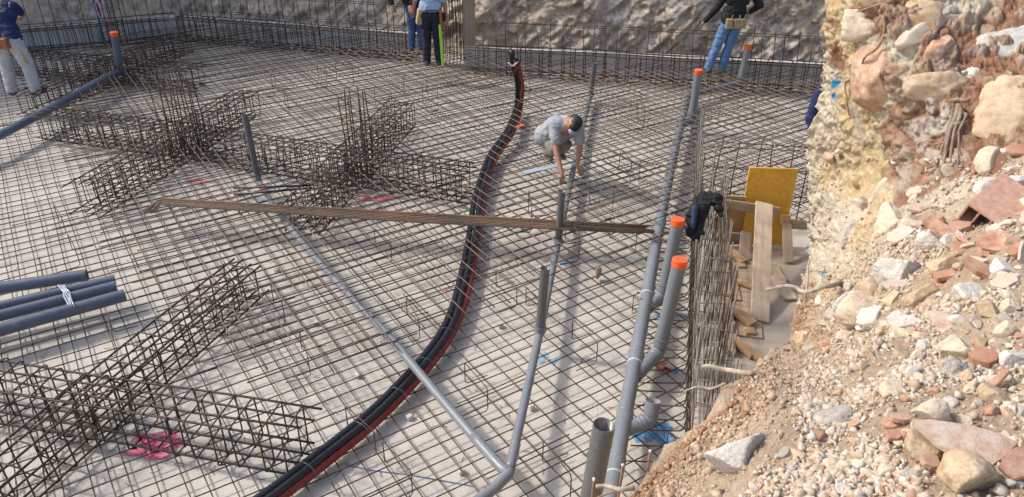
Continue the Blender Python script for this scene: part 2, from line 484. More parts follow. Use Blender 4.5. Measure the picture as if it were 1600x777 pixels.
OUT = np.stack([-T[:, 1], T[:, 0]], 1)                       # away from the pit
rows = []
tt = np.linspace(0, 1, 60)
for t in tt:
    rows.append(np.c_[PB[:, :2] + OUT * (0.05 + .25 * PB[:, 2:3] * t), PB[:, 2] * t - .02])
for d in (.4, 1.2, 3, 8, 30, 200):
    rows.append(np.c_[PB[:, :2] + OUT * (.05 + .25 * PB[:, 2:3] + d), PB[:, 2] + .12 * min(d, 6)])
V = np.concatenate(rows); nr, nc = len(rows), len(PB)
o3 = np.tile(np.c_[OUT, np.full(nc, .35)], (nr, 1))
amp = np.repeat(np.r_[np.minimum(1, tt * 6), np.ones(6)], nc)
c1, c2, cid = cells(V * [1.7, 1.7, 2.6] + .4 * np.stack([fbm(V * 2, 5), fbm(V * 2, 6), fbm(V * 2, 7)], 1), 3)
dg = np.stack([V[:, 0] * .8 + V[:, 2] * .75, V[:, 1], V[:, 2] * .8 - V[:, 0] * .75], 1) * [2.2, 4, 9]   # slanting bucket marks
dsp = .36 * fbm(V * .9, 1, 4) + .20 * fbm(dg * .7, 2, 5, .62, True) + .10 * (cid - .5) * np.minimum(1, c2 * 4) + .12 * fbm(V * 5, 9, 5, .75) + .045 * fbm(V * 13, 19, 3, .8)
V = V - o3 * ((dsp * amp)[:, None]) * .75
ii, jj = np.meshgrid(np.arange(nc - 1), np.arange(nr - 1)); q = (jj * nc + ii).ravel()
F = np.stack([q, q + 1, q + nc + 1, q + nc], 1)
tag(link('earth_bank', mesh_np('earth_bank', V, F), M['bank']), kind='structure')

# --- the rubble slope in the foreground and the rock face it leans on: one sheet of ground
CTRL = []
for px, py, z in [(1600, 777, 3.15), (1300, 777, 3.0), (1100, 777, 2.72), (985, 777, 2.42), (1600, 600, 3.0), (1400, 600, 2.85), (1270, 640, 2.7), (1200, 600, 2.42),
                  (1148, 600, 2.05), (1060, 697, 2.25), (1240, 524, .55), (1300, 525, 1.75), (1350, 520, 2.2), (1450, 500, 2.5), (1600, 500, 2.8), (1290, 470, 1.25), (1360, 425, 2.0),
                  (1400, 365, 2.2), (1450, 335, 2.3), (1600, 300, 2.62), (1600, 400, 2.7), (1500, 420, 2.5), (1800, 777, 3.2), (1800, 500, 2.95), (1800, 300, 2.8), (1800, 1000, 3.25), (1200, 1000, 3.1), (900, 950, 2.7), (2100, 700, 3.2)]:
    v = (py - 388.5) / FPX; CTRL.append((px, py, (CAMZ - z) / (SP + v * CP)))
CTRL += [(1246, 480, 7.4), (1256, 400, 7.2), (1254, 300, 7.0), (1260, 200, 6.7), (1280, 100, 6.4), (1295, 0, 6.1), (1310, -150, 6.0), (1350, 300, 6.1), (1350, 200, 5.95), (1350, 100, 5.75), (1375, 0, 5.55),
         (1450, 250, 5.35), (1450, 150, 5.3), (1500, 250, 5.1), (1600, 230, 4.85), (1600, 150, 4.95), (1600, 50, 5.15), (1500, 0, 5.5), (1600, -20, 5.35), (1450, -200, 6.0), (1800, 100, 4.9), (1800, -200, 5.6), (2100, 100, 4.8), (2100, -250, 5.5), (1340, -300, 6.3), (1600, -300, 6.2)]
CTRL = np.array(CTRL)
def _tps_fit(X, y, lam=2e-3):
    m = len(X); d = np.linalg.norm(X[:, None] - X[None], axis=2)
    K = np.where(d > 0, d * d * np.log(d + 1e-12), 0) + lam * np.eye(m)
    P = np.c_[np.ones(m), X]; A = np.block([[K, P], [P.T, np.zeros((3, 3))]])
    return np.linalg.solve(A, np.r_[y, 0, 0, 0])
_X = (CTRL[:, :2] - 1400) / 400; _w = _tps_fit(_X, np.log(CTRL[:, 2]))
def depth(px, py):
    Q = (np.stack([np.ravel(px), np.ravel(py)], 1) - 1400) / 400
    d = np.linalg.norm(Q[:, None] - _X[None], axis=2)
    K = np.where(d > 0, d * d * np.log(d + 1e-12), 0)
    return np.exp(K @ _w[:-3] + _w[-3] + Q @ _w[-2:])
def unproj(px, py, d):
    u, v = (px - 800) / FPX, (py - 388.5) / FPX
    return np.stack([u * d, d * (CP - v * SP), CAMZ - d * (SP + v * CP)], 1)
EDGE = np.array([(1352, -320), (1322, -150), (1297, 0), (1290, 40), (1281, 90), (1272, 140), (1264, 200), (1255, 250), (1258, 300), (1254, 350), (1256, 400), (1249, 440), (1244, 485), (1238, 526), (1205, 556), (1165, 585), (1146, 604), (1136, 640), (1085, 672), (1058, 700), (1020, 742), (985, 777), (930, 830), (820, 950)])
py_ = np.concatenate([np.arange(-320, -20, 7.), np.arange(-20, 790, 2.6), np.arange(790, 951, 8.)])
sx = np.concatenate([np.linspace(0, 1, 330) ** 1.25 * .62, np.linspace(.62, 1, 46)[1:]])
bx = np.interp(py_, EDGE[:, 1], EDGE[:, 0])
bx = bx + 5 * vnoise(np.c_[py_ / 23, py_ * 0, py_ * 0], 4) + 3 * vnoise(np.c_[py_ / 7, py_ * 0, py_ * 0], 8)
PX = bx[:, None] + (2020 - bx)[:, None] * sx[None]; PY = np.repeat(py_[:, None], len(sx), 1)
D0 = depth(PX, PY)
V = unproj(PX.ravel(), PY.ravel(), D0)
nr, nc = PX.shape
G3 = V.reshape(nr, nc, 3)
NV = np.cross(np.gradient(G3, axis=1).reshape(-1, 3), np.gradient(G3, axis=0).reshape(-1, 3)); NV /= np.linalg.norm(NV, axis=1)[:, None] + 1e-9
NV[np.einsum('ij,ij->i', NV, np.array([0, 0, CAMZ]) - V) < 0] *= -1
def facemask(px, py):                                        # 1 on the rock face, 0 on the rubble slope
    line = np.interp(px, [1230, 1250, 1300, 1350, 1400, 1450, 1520, 1600, 2000], [540, 500, 455, 405, 362, 330, 300, 235, 120])
    return 1 / (1 + np.exp((py - line) / 11))
fm = facemask(PX.ravel(), PY.ravel())
warp = np.stack([fbm(V * 3, 21, 3), fbm(V * 3, 22, 3), fbm(V * 3, 23, 3)], 1)
c1, c2, cid = cells(V * [2.6, 2.6, 4.2] + .55 * warp, 11)
d1, d2, did = cells(V * [7, 7, 9.5] + .5 * warp, 13)
e1, e2, eid = cells(V * 17 + .4 * warp, 15)
st_big = (cid > .62) * np.clip((c2 - .06) * 9, 0, 1); st_small = (did > .55) * np.clip((d2 - .07) * 8, 0, 1)
stone_v = np.maximum(st_big, st_small * .95) * fm * np.clip((PX.ravel() - 1300) / 120, .3, 1); tone_v = np.where(st_big > .3, (cid * 37.7) % 1, (did * 53.3) % 1)
disp = fm * (.10 * fbm(V * 1.6, 41, 3) + np.clip((PX.ravel() - 1330) / 130, .25, 1) * (.075 * st_big * (.7 + .6 * np.sin(cid * 40)) + .035 * st_small) - .03 + .034 * (eid - .5) * np.minimum(1, e2 * 8) + .03 * fbm(V * 5, 43, 4, .6) + .03 * fbm(V * 15, 46, 4, .75) + .022 * fbm(V * 38, 47, 3, .8))
lipm = np.exp(-(PX.ravel() - np.repeat(bx, nc)) / 45) * (PY.ravel() > 500)
disp += (1 - fm) * lipm * (.05 * fbm(V * 9, 61, 4, .6) + .03 * (did - .5) * np.minimum(1, d2 * 4) + .016 * fbm(V * 34, 62, 3))
disp += (1 - fm) * (.05 * fbm(V * 3, 51, 3) + .02 * fbm(V * 14, 52, 4, .6) + .011 * (eid - .5) * np.minimum(1, e2 * 5) + .006 * fbm(V * 60, 55, 3))
V = V + NV * disp[:, None]
G3 = V.reshape(nr, nc, 3)
# skirt: rolls away from the edge and down to the slab (lower part) or back into the hill (rock face)
sk = []
for k, (dr, dz) in enumerate(((.04, .06), (.10, .35), (.16, .8), (.22, 1.6), (.25, 3.3))):
    P = G3[:, 0].copy(); vd = P[:, :2] / np.linalg.norm(P[:, :2], axis=1)[:, None]
    low = 1 / (1 + np.exp(-(py_ - 535) / 12))[:, None]
    lowP = np.c_[P[:, :2] + vd * dr + np.array([-.6, .3]) * dr, np.maximum(P[:, 2] - dz, -.05)]
    hiP = np.c_[P[:, :2] + vd * (dz * .9) + np.array([.55, 0]) * dz, P[:, 2] - .02 * k]
    Q = lowP * low + hiP * (1 - low)
    Q += .03 * np.stack([vnoise(Q * 6, 71), vnoise(Q * 6, 72), vnoise(Q * 6, 73)], 1)
    sk.append(Q)
G3 = np.concatenate([np.stack(sk[::-1], 1), G3], 1)
PXF = np.concatenate([np.repeat(PX[:, :1], 5, 1), PX], 1); PYF = np.concatenate([np.repeat(PY[:, :1], 5, 1), PY], 1)
nc2 = nc + 5
ii, jj = np.meshgrid(np.arange(nc2 - 1), np.arange(nr - 1)); q = (jj * nc2 + ii).ravel()
F = np.stack([q, q + 1, q + nc2 + 1, q + nc2], 1)
me = mesh_np('rubble_bank', G3.reshape(-1, 3), F)
VV = G3.reshape(-1, 3)
def blob(px, py, rad, z=1.0, stretch=1.0):
    c = unproj(np.array([px]), np.array([py]), depth(px, py))[0]
    d = np.linalg.norm((VV - c) * [1, 1, stretch], axis=1) / rad + .55 * fbm(VV * 5, 77, 4, .6)
    return np.clip((1.05 - d) * 3.0, 0, 1) * z
fmF = np.concatenate([np.repeat(fm.reshape(nr, nc)[:, :1], 5, 1), fm.reshape(nr, nc)], 1).ravel()
brown = np.zeros(len(VV)); ochre = np.zeros(len(VV)); blue = np.zeros(len(VV))
for a in ((1440, 230, .42), (1490, 240, .36), (1420, 300, .30), (1530, 130, .36), (1600, 110, .3), (1380, 20, .2), (1545, 190, .26), (1430, 350, .22), (1390, 120, .13), (1460, 90, .16), (1480, 60, .2), (1345, 25, .15), (1410, 190, .2), (1600, 200, .2), (1590, 30, .25), (1300, 90, .12)):
    brown = np.maximum(brown, blob(*a))
for a in ((1320, 180, .28), (1340, 260, .33), (1345, 340, .3), (1330, 110, .22), (1310, 50, .25), (1350, 390, .2), (1275, 480, .35), (1300, 30, .3), (1560, 60, .2), (1290, 270, .15)):
    ochre = np.maximum(ochre, blob(*a, .8))
for a in ((1303, 130, .05), (1301, 151, .038), (1259, 362, .045), (1281, 428, .035), (1261, 385, .03)):
    c = unproj(np.array([a[0]]), np.array([a[1]]), depth(a[0], a[1]))[0]
    ray = c - np.array([0, 0, CAMZ]); rel = VV - c; ax = ray / np.linalg.norm(ray)
    along = rel @ ax; d = np.linalg.norm(rel - along[:, None] * ax * .8, axis=1) / a[2] + .45 * fbm(VV * 22, 79, 3)
    blue = np.maximum(blue, np.clip((1 - d) * 3, 0, 1))
sand = (1 - fmF) * np.clip(.9 + .4 * fbm(VV * 2, 81, 3), 0, 1)
brown = np.maximum(brown * (.35 + .65 * fmF), 0)
# red-brown freshly broken soil along the lip of the slope
lip = np.zeros(len(VV))
for px, py, r_ in ((1075, 700, .20), (1030, 745, .18), (1130, 655, .24), (1160, 605, .22), (1110, 690, .15), (1250, 505, .4), (1300, 480, .3), (1000, 770, .15), (1290, 520, .25)):
    lip = np.maximum(lip, blob(px, py, r_, .8))
brown = np.maximum(brown, lip); sand = np.maximum(sand * (1 - lip * .6), 0)
stone_v = np.concatenate([np.zeros((nr, 5)), stone_v.reshape(nr, nc)], 1).ravel() * np.clip(.34 + .12 * brown + .7 * fbm(VV * 2, 83, 2), 0, .9)
tone_v = np.concatenate([np.zeros((nr, 5)), tone_v.reshape(nr, nc)], 1).ravel()
for nm, a in (('stone', stone_v), ('tone', tone_v), ('brown', brown), ('ochre', ochre), ('sand', sand), ('blue', blue)):
    at = me.attributes.new(nm, 'FLOAT', 'POINT'); at.data.foreach_set('value', a.astype(np.float32))
tag(link('rubble_bank', me, M['soil']), kind='structure')
from mathutils.bvhtree import BVHTree
bank_bvh = BVHTree.FromPolygons([tuple(v) for v in VV], [tuple(f) for f in F.tolist()])
def on_bank(px, py):
    """the point of the bank seen at that pixel, its normal and its distance"""
    d = atD(px, py, 1.0) - np.array([0, 0, CAMZ])
    h = bank_bvh.ray_cast(Vector((0, 0, CAMZ)), Vector(d).normalized())
    if h[0] is None:
        dd = depth(px, py)[0]; return atD(px, py, dd), np.array([0, 0, 1.]), dd
    p = np.array(h[0]); nn = np.array(h[1])
    if nn @ d > 0: nn = -nn
    return p, nn, float((p - np.array([0, 0, CAMZ])) @ np.array([0, CP, -SP]))

# --- low concrete kerb walls along the foot of the bank
def kerb(p0, p1, label, h=.42, th=.2):
    p0, p1 = np.array(p0, float), np.array(p1, float); d = p1 - p0; L = np.linalg.norm(d)
    t = thing('concrete_kerb_wall', label, 'kerb wall', (*((p0 + p1) / 2), 0), math.atan2(d[1], d[0]))
    m = MB(); m.box((0, th / 2, h / 2), (L, th, h), bev=.008); m.build('wall', M['concrete'], t, local=True)
    m = MB(); m.box((0, -.014, h - .02), (L, .024, .05)); m.build('lit_edge_strip', M['wood_pale'], t, local=True)  # pale strip stands in for the bright lit top edge of the wall
kerb((-0.9, 14.72), (8.0, 13.05), 'long low grey concrete kerb wall behind the man in jeans')
kerb((-7.1, 17.08), (-1.9, 15.62), 'low grey concrete kerb wall behind the man in a light blue shirt')
kerb((-14, 14.6), (-7.25, 17.0), 'low pale concrete kerb wall beyond the man in white trousers')

# ================================================================== REBAR MATS
TH = R(33)
AV = np.array([math.cos(TH), math.sin(TH)]); BV = np.array([math.sin(TH), -math.cos(TH)])
O0 = atZ(657.5, 659.5, .05)[:2]
SA, SB = .150, .161
def inside(poly, P):
    P = np.atleast_2d(P); r = np.zeros(len(P), bool); n = len(poly)
    for i in range(n):
        x0, y0 = poly[i]; x1, y1 = poly[(i + 1) % n]
        c = (y0 > P[:, 1]) != (y1 > P[:, 1])
        r ^= c & (P[:, 0] < (x1 - x0) * (P[:, 1] - y0) / (y1 - y0 + 1e-12) + x0)
    return r
def bar_runs(poly, origin, dirv, jit_end):
    s = np.arange(-26, 26, .05); P = origin + s[:, None] * dirv
    k = inside(poly, P); runs = []; i = 0
    while i < len(s):
        if k[i]:
            j = i
            while j + 1 < len(s) and k[j + 1]: j += 1
            if s[j] - s[i] > .4: runs.append((s[i] + rng.uniform(-jit_end, jit_end * .3), s[j] + rng.uniform(-jit_end * .3, jit_end)))
            i = j
        i += 1
    return runs
def lay_mat(root, poly, zA, zB, rA, rB, sa, sb, matA, matB, jit, jit_end, lap, skip=0.0):
    bars = []
    for fam, (dirv, perp, sp, z, r, mt) in enumerate(((AV, BV, sb, zA, rA, matA), (BV, AV, sa, zB, rB, matB))):
        for k in range(-120, 120):
            if rng.random() < skip: continue
            o = O0 + perp * (k * sp + rng.normal(0, jit))
            tilt = rng.normal(0, jit * .16); dv = dirv + perp * tilt; dv /= np.linalg.norm(dv)
            for s0, s1 in bar_runs(poly, o, dv, jit_end):
                cuts = [(s0, s1, 0.0)]
                if rng.random() < lap and s1 - s0 > 3:
                    c = rng.uniform(s0 + 1, s1 - 1); cuts = [(s0, c + .4, 0.0), (c - .4, s1, rng.choice([-1, 1]) * rng.uniform(.018, .04))]
                for a, b, off in cuts:
                    m = max(6, int((b - a) / .35)); s = np.linspace(a, b, m)
                    ph = rng.uniform(0, 9)
                    wob = jit * .9 * np.sin(s * .9 + ph) + jit * .5 * np.sin(s * 2.3 + ph * 3) + off
                    P = o + s[:, None] * dv + wob[:, None] * perp
                    zz = z + .004 * np.sin(s * 3 + ph) + .006 * np.sin(s * .8 + 2 * ph)
                    mid = P[m // 2]
                    bars.append((np.hypot(mid[0] - 0, mid[1] - 4.5), np.c_[P, zz], r, mt))
    bars.sort(key=lambda b: b[0])
    for d, P, r, mt in bars[:100]:
        MB().tube(P, r, 6).build('rebar', mt, root, smooth=True)
    for mt in {id(b[3]): b[3] for b in bars[100:]}.values():
        m = MB()
        for d, P, r, m2 in bars[100:]:
            if m2 is mt: m.tube(P, r, 5)
        tag(m.build('rebar', mt, root, smooth=True), kind='stuff')
low_poly = [(-5.6, 3.1), (.75, 3.1), (1.15, 3.7), (1.36, 4.5), (2.16, 8.15), (6.4, 8.35), (7.6, 12.9), (5.5, 13.45), (-.9, 14.65), (-1.9, 15.5), (-7.1, 16.95), (-9.8, 16.0), (-12, 15.1)]
t = thing('lower_rebar_mat', 'wide dark rebar grid lying just above the pale concrete floor', 'rebar mat', (0, 6, 0))
lay_mat(t, low_poly, .062, .051, .0056, .0056, SA, SB, M['lower'], M['lower'], .011, .05, .25)
up_px = [(100, 140), (135, 250), (205, 400), (300, 500), (440, 595), (560, 560), (640, 545), (700, 480), (800, 470), (900, 405), (1000, 392), (1060, 372)]
up_poly = [tuple(atZ(a, b, .32)[:2]) for a, b in up_px] + [(2.18, 8.3), (6.3, 8.5), (7.4, 12.9), (5.5, 13.4), (-.9, 14.6), (-1.9, 15.45), (-7, 16.8), (-8.2, 15.8)]
t = thing('upper_rebar_mat', 'brown rusty rebar grid raised above the lower mat in the middle of the pit', 'rebar mat', (0, 10, 0.3))
lay_mat(t, up_poly, .314, .327, .0062, .0066, SA, SB * .96, M['cage'], M['upper'], .016, .30, .3, .06)

# ================================================================== REBAR CAGES
def cage(p0, p1, w, h, z0, label, nb=4, sp=.15, r=.0088, over=.13, matr=None, hooks=False, group=None, seed=0):
    rg = np.random.default_rng(100 + seed)
    p0, p1 = np.array(p0, float), np.array(p1, float); d = p1 - p0; L = np.linalg.norm(d); matr = matr or M['cage']
    t = thing('beam_cage', label, 'rebar cage', (*p0, z0), math.atan2(d[1], d[0]), group)
    ys = np.linspace(-w / 2, w / 2, nb)
    for z in (0.0, h):
        for y in ys:
            a, b = -over * rg.uniform(.2, 1.2), L + over * rg.uniform(.2, 1.2)
            s = np.linspace(a, b, max(4, int(L / .4)))
            P = np.c_[s, y + .010 * np.sin(s * 2 + rg.uniform(0, 6)), z + .007 * np.sin(s * 1.7 + rg.uniform(0, 6))]
            MB().tube(P, r, 6).build('main_bar', matr, t, smooth=True, local=True)
    s = sp * .5; me0 = None; k = 0; e = r * 1.7
    loop = np.array([(0, -w / 2 - e, -e), (0, w / 2 + e, -e), (0, w / 2 + e, h + e), (0, -w / 2 - e, h + e)])
    P = []
    for i in range(4):
        a, b = loop[i], loop[(i + 1) % 4]; dd = (b - a) / np.linalg.norm(b - a)
        P += [a + dd * .02, b - dd * .02]
    protos = []
    for v in range(2):
        m = MB().tube(np.array(P), r * .72, 5, closed=True)
        if nb > 2:                                           # inner tie
            yq = ys[1] if v == 0 else ys[-2]
            m.tube([(.012, yq - e, -e), (.012, yq - e, h + e)], r * .7, 5)
        hk = P[-1]
        m.tube([hk, hk + np.array([.01, .06, -.05])], r * .7, 5)
        protos.append(m)
    while s < L:
        o = protos[k % 2]
        if isinstance(o, MB): o = protos[k % 2] = o.build('stirrup', matr, t, smooth=True, local=True)
        else:
            o = o.copy(); COL.objects.link(o)
        o.location = (s + rg.normal(0, .012), rg.normal(0, .006), rg.normal(0, .006))
        o.rotation_euler = (rg.normal(0, .015), rg.normal(0, .03), rg.normal(0, .03))
        s += sp; k += 1
    return t
# lower left crossing
cage((-4.9, 5.12), (-1.62, 4.40), .34, .36, .10, 'open rebar beam cage slanting across the lower left corner, ending by the conduits', 4, .19, r=.0098, seed=1)
cage((-3.72, 3.75), (-2.72, 6.75), .34, .33, .08, 'rebar beam cage running away from the pink paint at lower left', 4, .20, r=.0098, seed=2)
# middle crossing
cage((-3.9, 10.1), (-.55, 9.0), .42, .36, .09, 'dense rebar beam cage reaching the black conduits in mid pit', 4, .13, seed=3)
cage((-2.42, 8.1), (-1.72, 11.45), .42, .36, .10, 'dense rebar beam cage crossing under the mid column starters, passing below the long bar bundle', 4, .12, seed=4)
# left crossing
cage((-7.0, 11.15), (-4.05, 10.25), .42, .34, .09, 'dense rebar beam cage at left, running across behind the thin column starter bars', 4, .12, seed=5)
cage((-5.15, 8.55), (-4.25, 12.0), .42, .36, .10, 'dense rebar beam cage at left, its near end beside the bent bundle ends', 4, .12, seed=6)
# far left and along the kerbs
cage((-9.3, 14.3), (-5.5, 13.3), .45, .34, .1, 'dark shaded rebar beam cage beside the orange capped pipe at far left', 4, .12, seed=7)
cage((-7.7, 11.9), (-6.6, 15.6), .42, .34, .1, 'dark shaded rebar beam cage running back under the capped pipe at far left', 4, .13, seed=8)
cage((-.75, 14.32), (7.4, 12.8), .34, .44, .08, 'rebar edge cage with hooked stirrups along the kerb wall behind the man in jeans', 3, .2, seed=9)
cage((-7.0, 16.62), (-1.95, 15.2), .38, .44, .08, 'dark rebar edge cage along the kerb wall left of the man in light blue', 3, .16, seed=10)
cage((-12.5, 14.75), (-7.3, 16.6), .38, .40, .08, 'dark rebar edge cage along the kerb wall behind the man in white trousers', 3, .16, seed=11)

def column(x, y, w, dpt, h, nx, ny, label, rz, seed=0, lean=0.02, z0=.08):
    rg = np.random.default_rng(300 + seed)
    t = thing('column_starter', label, 'column starter', (x, y, z0), rz)
    for i in range(nx):
        for j in range(ny):
            if 0 < i < nx - 1 and 0 < j < ny - 1: continue
            px_, py2 = -w / 2 + w * i / (nx - 1), -dpt / 2 + dpt * j / (ny - 1)
            hh_ = h * rg.uniform(.9, 1.06)
            MB().tube([(px_, py2, 0), (px_ + rg.normal(0, .006), py2, hh_ * .5), (px_ + rg.normal(0, lean), py2 + rg.normal(0, lean), hh_)], .008, 6).build('starter_bar', M['cage'], t, smooth=True, local=True)
    for z in np.arange(.12, h * .8, .22):
        e = .012
        P = [(-w / 2 - e, -dpt / 2 - e, z), (w / 2 + e, -dpt / 2 - e, z), (w / 2 + e, dpt / 2 + e, z + .01), (-w / 2 - e, dpt / 2 + e, z)]
        MB().tube(P, .0045, 5, closed=True).build('tie', M['cage'], t, local=True)
    return t
BR = R(-14)
column(-2.05, 9.75, .26, .22, 1.12, 3, 3, 'bunch of upright starter bars rising from the cage crossing in mid pit', BR, 1)
column(-4.72, 10.55, .52, .26, 1.05, 5, 3, 'wide group of thin upright starter bars at the left cage crossing', BR, 2)
column(-1.12, 14.85, .50, .3, 1.5, 8, 3, 'dense tall group of upright bars beside the man in light blue', BR, 3)
column(-8.0, 15.75, .30, .3, 1.9, 3, 2, 'tall shaded upright bars behind the striped tape at far left', BR, 4)

# starter bars standing along the kerbs
def starter_wall(p0, p1, h0, h1, sp, label, rails, seed=0, z0=.05, lean=.015):
    rg = np.random.default_rng(500 + seed)
    p0, p1 = np.array(p0, float), np.array(p1, float); d = p1 - p0; L = np.linalg.norm(d)
    t = thing('starter_bar_fence', label, 'starter bars', (*p0, z0), math.atan2(d[1], d[0]))
    x = .03; k = 0
    while x < L:
        h = h0 + (h1 - h0) * x / L + rg.normal(0, .035) - (.12 if k % 2 else 0)
        yy = .05 if k % 2 else -.05
        MB().tube([(x, yy, 0), (x + rg.normal(0, lean * .6), yy, h / 2), (x + rg.normal(0, lean * 1.6), yy + rg.normal(0, lean), h)], .0075, 5).build('starter_bar', M['cage'], t, smooth=True, local=True)
        x += sp * rg.uniform(.85, 1.15); k += 1
    for z in rails:
        for yy in (-.065, .065):
            s = np.linspace(-.1, L + .1, int(L / .4)); ph = rg.uniform(0, 6)
            MB().tube(np.c_[s, np.full(len(s), yy), z + rg.uniform(-.02, .02) + .012 * np.sin(s * .8 + ph)], .006, 5).build('rail_bar', M['cage'], t, smooth=True, local=True)
    return t
starter_wall((-.55, 14.28), (7.6, 12.74), 1.05, 1.05, .20, 'row of upright starter bars with two rails behind the man in jeans', (.5, .93), 1)
starter_wall((-6.9, 16.6), (-1.9, 15.2), 1.75, 1.5, .19, 'row of tall upright starter bars left of the man in light blue', (.62, 1.0), 2)
starter_wall((-12.5, 14.7), (-7.2, 16.6), 1.5, 1.75, .24, 'row of shaded upright starter bars behind the man in white trousers', (.55,), 3)
starter_wall((2.36, 8.42), (5.2, 8.0), 1.12, 1.1, .20, 'row of upright starter bars just behind the yellow formwork panel', (.35, .7, 1.0), 4)

# --- the tall wall cage along the right edge of the slab
def wall_cage():
    rg = np.random.default_rng(77)
    p0, p1 = np.array([1.30, 4.2]), np.array([2.56, 10.05]); d = p1 - p0; L = np.linalg.norm(d)
    t = thing('wall_cage', 'tall double rebar wall cage along the slab edge beside the timber pit', 'rebar cage', (*p0, .03), math.atan2(d[1], d[0]))
    for face, yy in enumerate((0.0, -.14, -.27)):
        x = .05 + .05 * face; k = 0
        while x < L:
            if face and x > 4.25 + .1 * face: break
            h = rg.uniform(.82, 1.02) + (.12 if k % 3 == 0 else 0)
            lx = rg.normal(0, .022); ly = rg.normal(0, .010)
            MB().tube([(x, yy, 0), (x + lx * .3, yy + ly * .3, h * .5), (x + lx, yy + ly, h)], .0068, 6).build('upright_bar', M[('grey_bar', 'cage', 'grey_bar')[int(rg.integers(3))]], t, smooth=True, local=True)
            x += (.17, .27, .21)[face] * rg.uniform(.93, 1.07); k += 1
        for z in (.08, .33, .58, .83):
            s = np.linspace(-.1, L + .1 if face == 0 else 4.3, 16)
            MB().tube(np.c_[s, np.full(16, yy + .014), z + .01 * np.sin(s * 1.3 + z * 9)], .006, 5).build('rail_bar', M['grey_bar'], t, smooth=True, local=True)
    for k in range(26):                                      # mat ends turned up against the cage
        x = .15 + k * .16; z = .05 + .015 * (k % 3)
        P = smooth_path([(x - .06, .46 + rg.uniform(-.05, .12), z), (x, .12, z), (x + .005, .045, z + .02), (x + .01, .025, z + .10), (x + .01, .02, z + .38)], 4)
        MB().tube(P, .0062, 5).build('hook_bar', M['lower'], t, smooth=True, local=True)
    for k in range(34):                                      # cross ties from face to face
        x = rg.uniform(.1, 4.2); z = (.08, .33, .58, .83)[k % 4] + .02
        MB().tube([(x, .02, z), (x + rg.normal(0, .02), -.29, z + rg.normal(0, .015))], .005, 5).build('cross_tie', M['grey_bar'], t, smooth=True, local=True)
    for k in range(6):                                       # slanting loose laps
        x = rg.uniform(.3, L - .6); P = [(x, -.02 - .2 * (k % 2), .1), (x + rg.uniform(-.16, .16), -.06 - .2 * (k % 2), 1.05 + rg.uniform(-.1, .15))]
        MB().tube(P, .007, 5).build('upright_bar', M['grey_bar'], t, smooth=True, local=True)
wall_cage()

# --- rebar chairs: a top bar on two legs whose feet point opposite ways
def chair_mesh():
    a, b = AV, BV; h = .235
    A3, B3 = np.array([*a, 0]), np.array([*b, 0]); Z = np.array([0, 0, 1.])
    q0, q1 = -B3 * .20, B3 * .20
    P = [q0 + A3 * .22, q0 + A3 * .02, q0 + Z * .02, q0 + Z * (h - .02), q0 + B3 * .02 + Z * h, q1 - B3 * .02 + Z * h, q1 + Z * (h - .02), q1 + Z * .02, q1 - A3 * .02, q1 - A3 * .22]
    return MB().tube(P, .0047, 6)
CH = [(892, 532, 'in mid slab, left of the thick drain'), (467, 550, 'left of the diagonal grey pipe, on the lower mat'), (632, 497, 'between the diagonal pipe and the black conduits'),
      (726, 600, 'just right of the black conduits, above the pipe junction'), (550, 665, 'at the end of the lower left cage'), (605, 722, 'touching the red conduit near the lower edge'),
      (845, 725, 'left of the big open pipe at the bottom edge'), (1043, 707, 'by the blue paint under the open elbow'), (818, 480, 'left of the mid open riser pipe'), (990, 490, 'against the left side of the thick drain'),
      (175, 520, 'before the stacked grey pipes'), (95, 345, 'left of the bent bundle ends'), (116, 392, 'between the stacked pipes and the left cages'),
      (427, 475, 'beside the diagonal pipe just below the bar bundle'), (588, 385, 'below the middle of the long bar bundle'), (732, 392, 'next to the conduits, below the bar bundle'), (775, 450, 'right of the black conduits, below the bar bundle'), (955, 372, 'under the right end of the bar bundle')]
proto = None
for px, py, w_ in CH:
    p = atZ(px, py, .066)
    o = chair_mesh().build('rebar_chair', M['lower'], None, smooth=True) if proto is None else proto.copy()
    if proto is None: proto = o
    else: COL.objects.link(o)
    p = p + np.array([*BV, 0]) * .2
    o.location = p; o.rotation_euler = (0, 0, rng.normal(0, .12))
    tag(o, 'thin bent rebar chair ' + w_, 'rebar chair', 'rebar chairs standing on the lower mat')
# thin chair legs standing under the raised mat further back
for i, (px, py) in enumerate([(650, 148), (673, 167), (505, 130), (975, 280), (1018, 295), (828, 350), (893, 395), (1160, 178), (1115, 178), (540, 130), (600, 170), (450, 175), (820, 150), (430, 145), (1000, 195), (938, 330)]):
    o = proto.copy(); COL.objects.link(o); o.location = atZ(px, py, .066); o.scale = (1, 1, 1.5); o.rotation_euler = (0, 0, rng.normal(0, .3))
    tag(o, 'thin rebar chair poking up through the raised brown mat', 'rebar chair', 'rebar chairs under the raised mat')

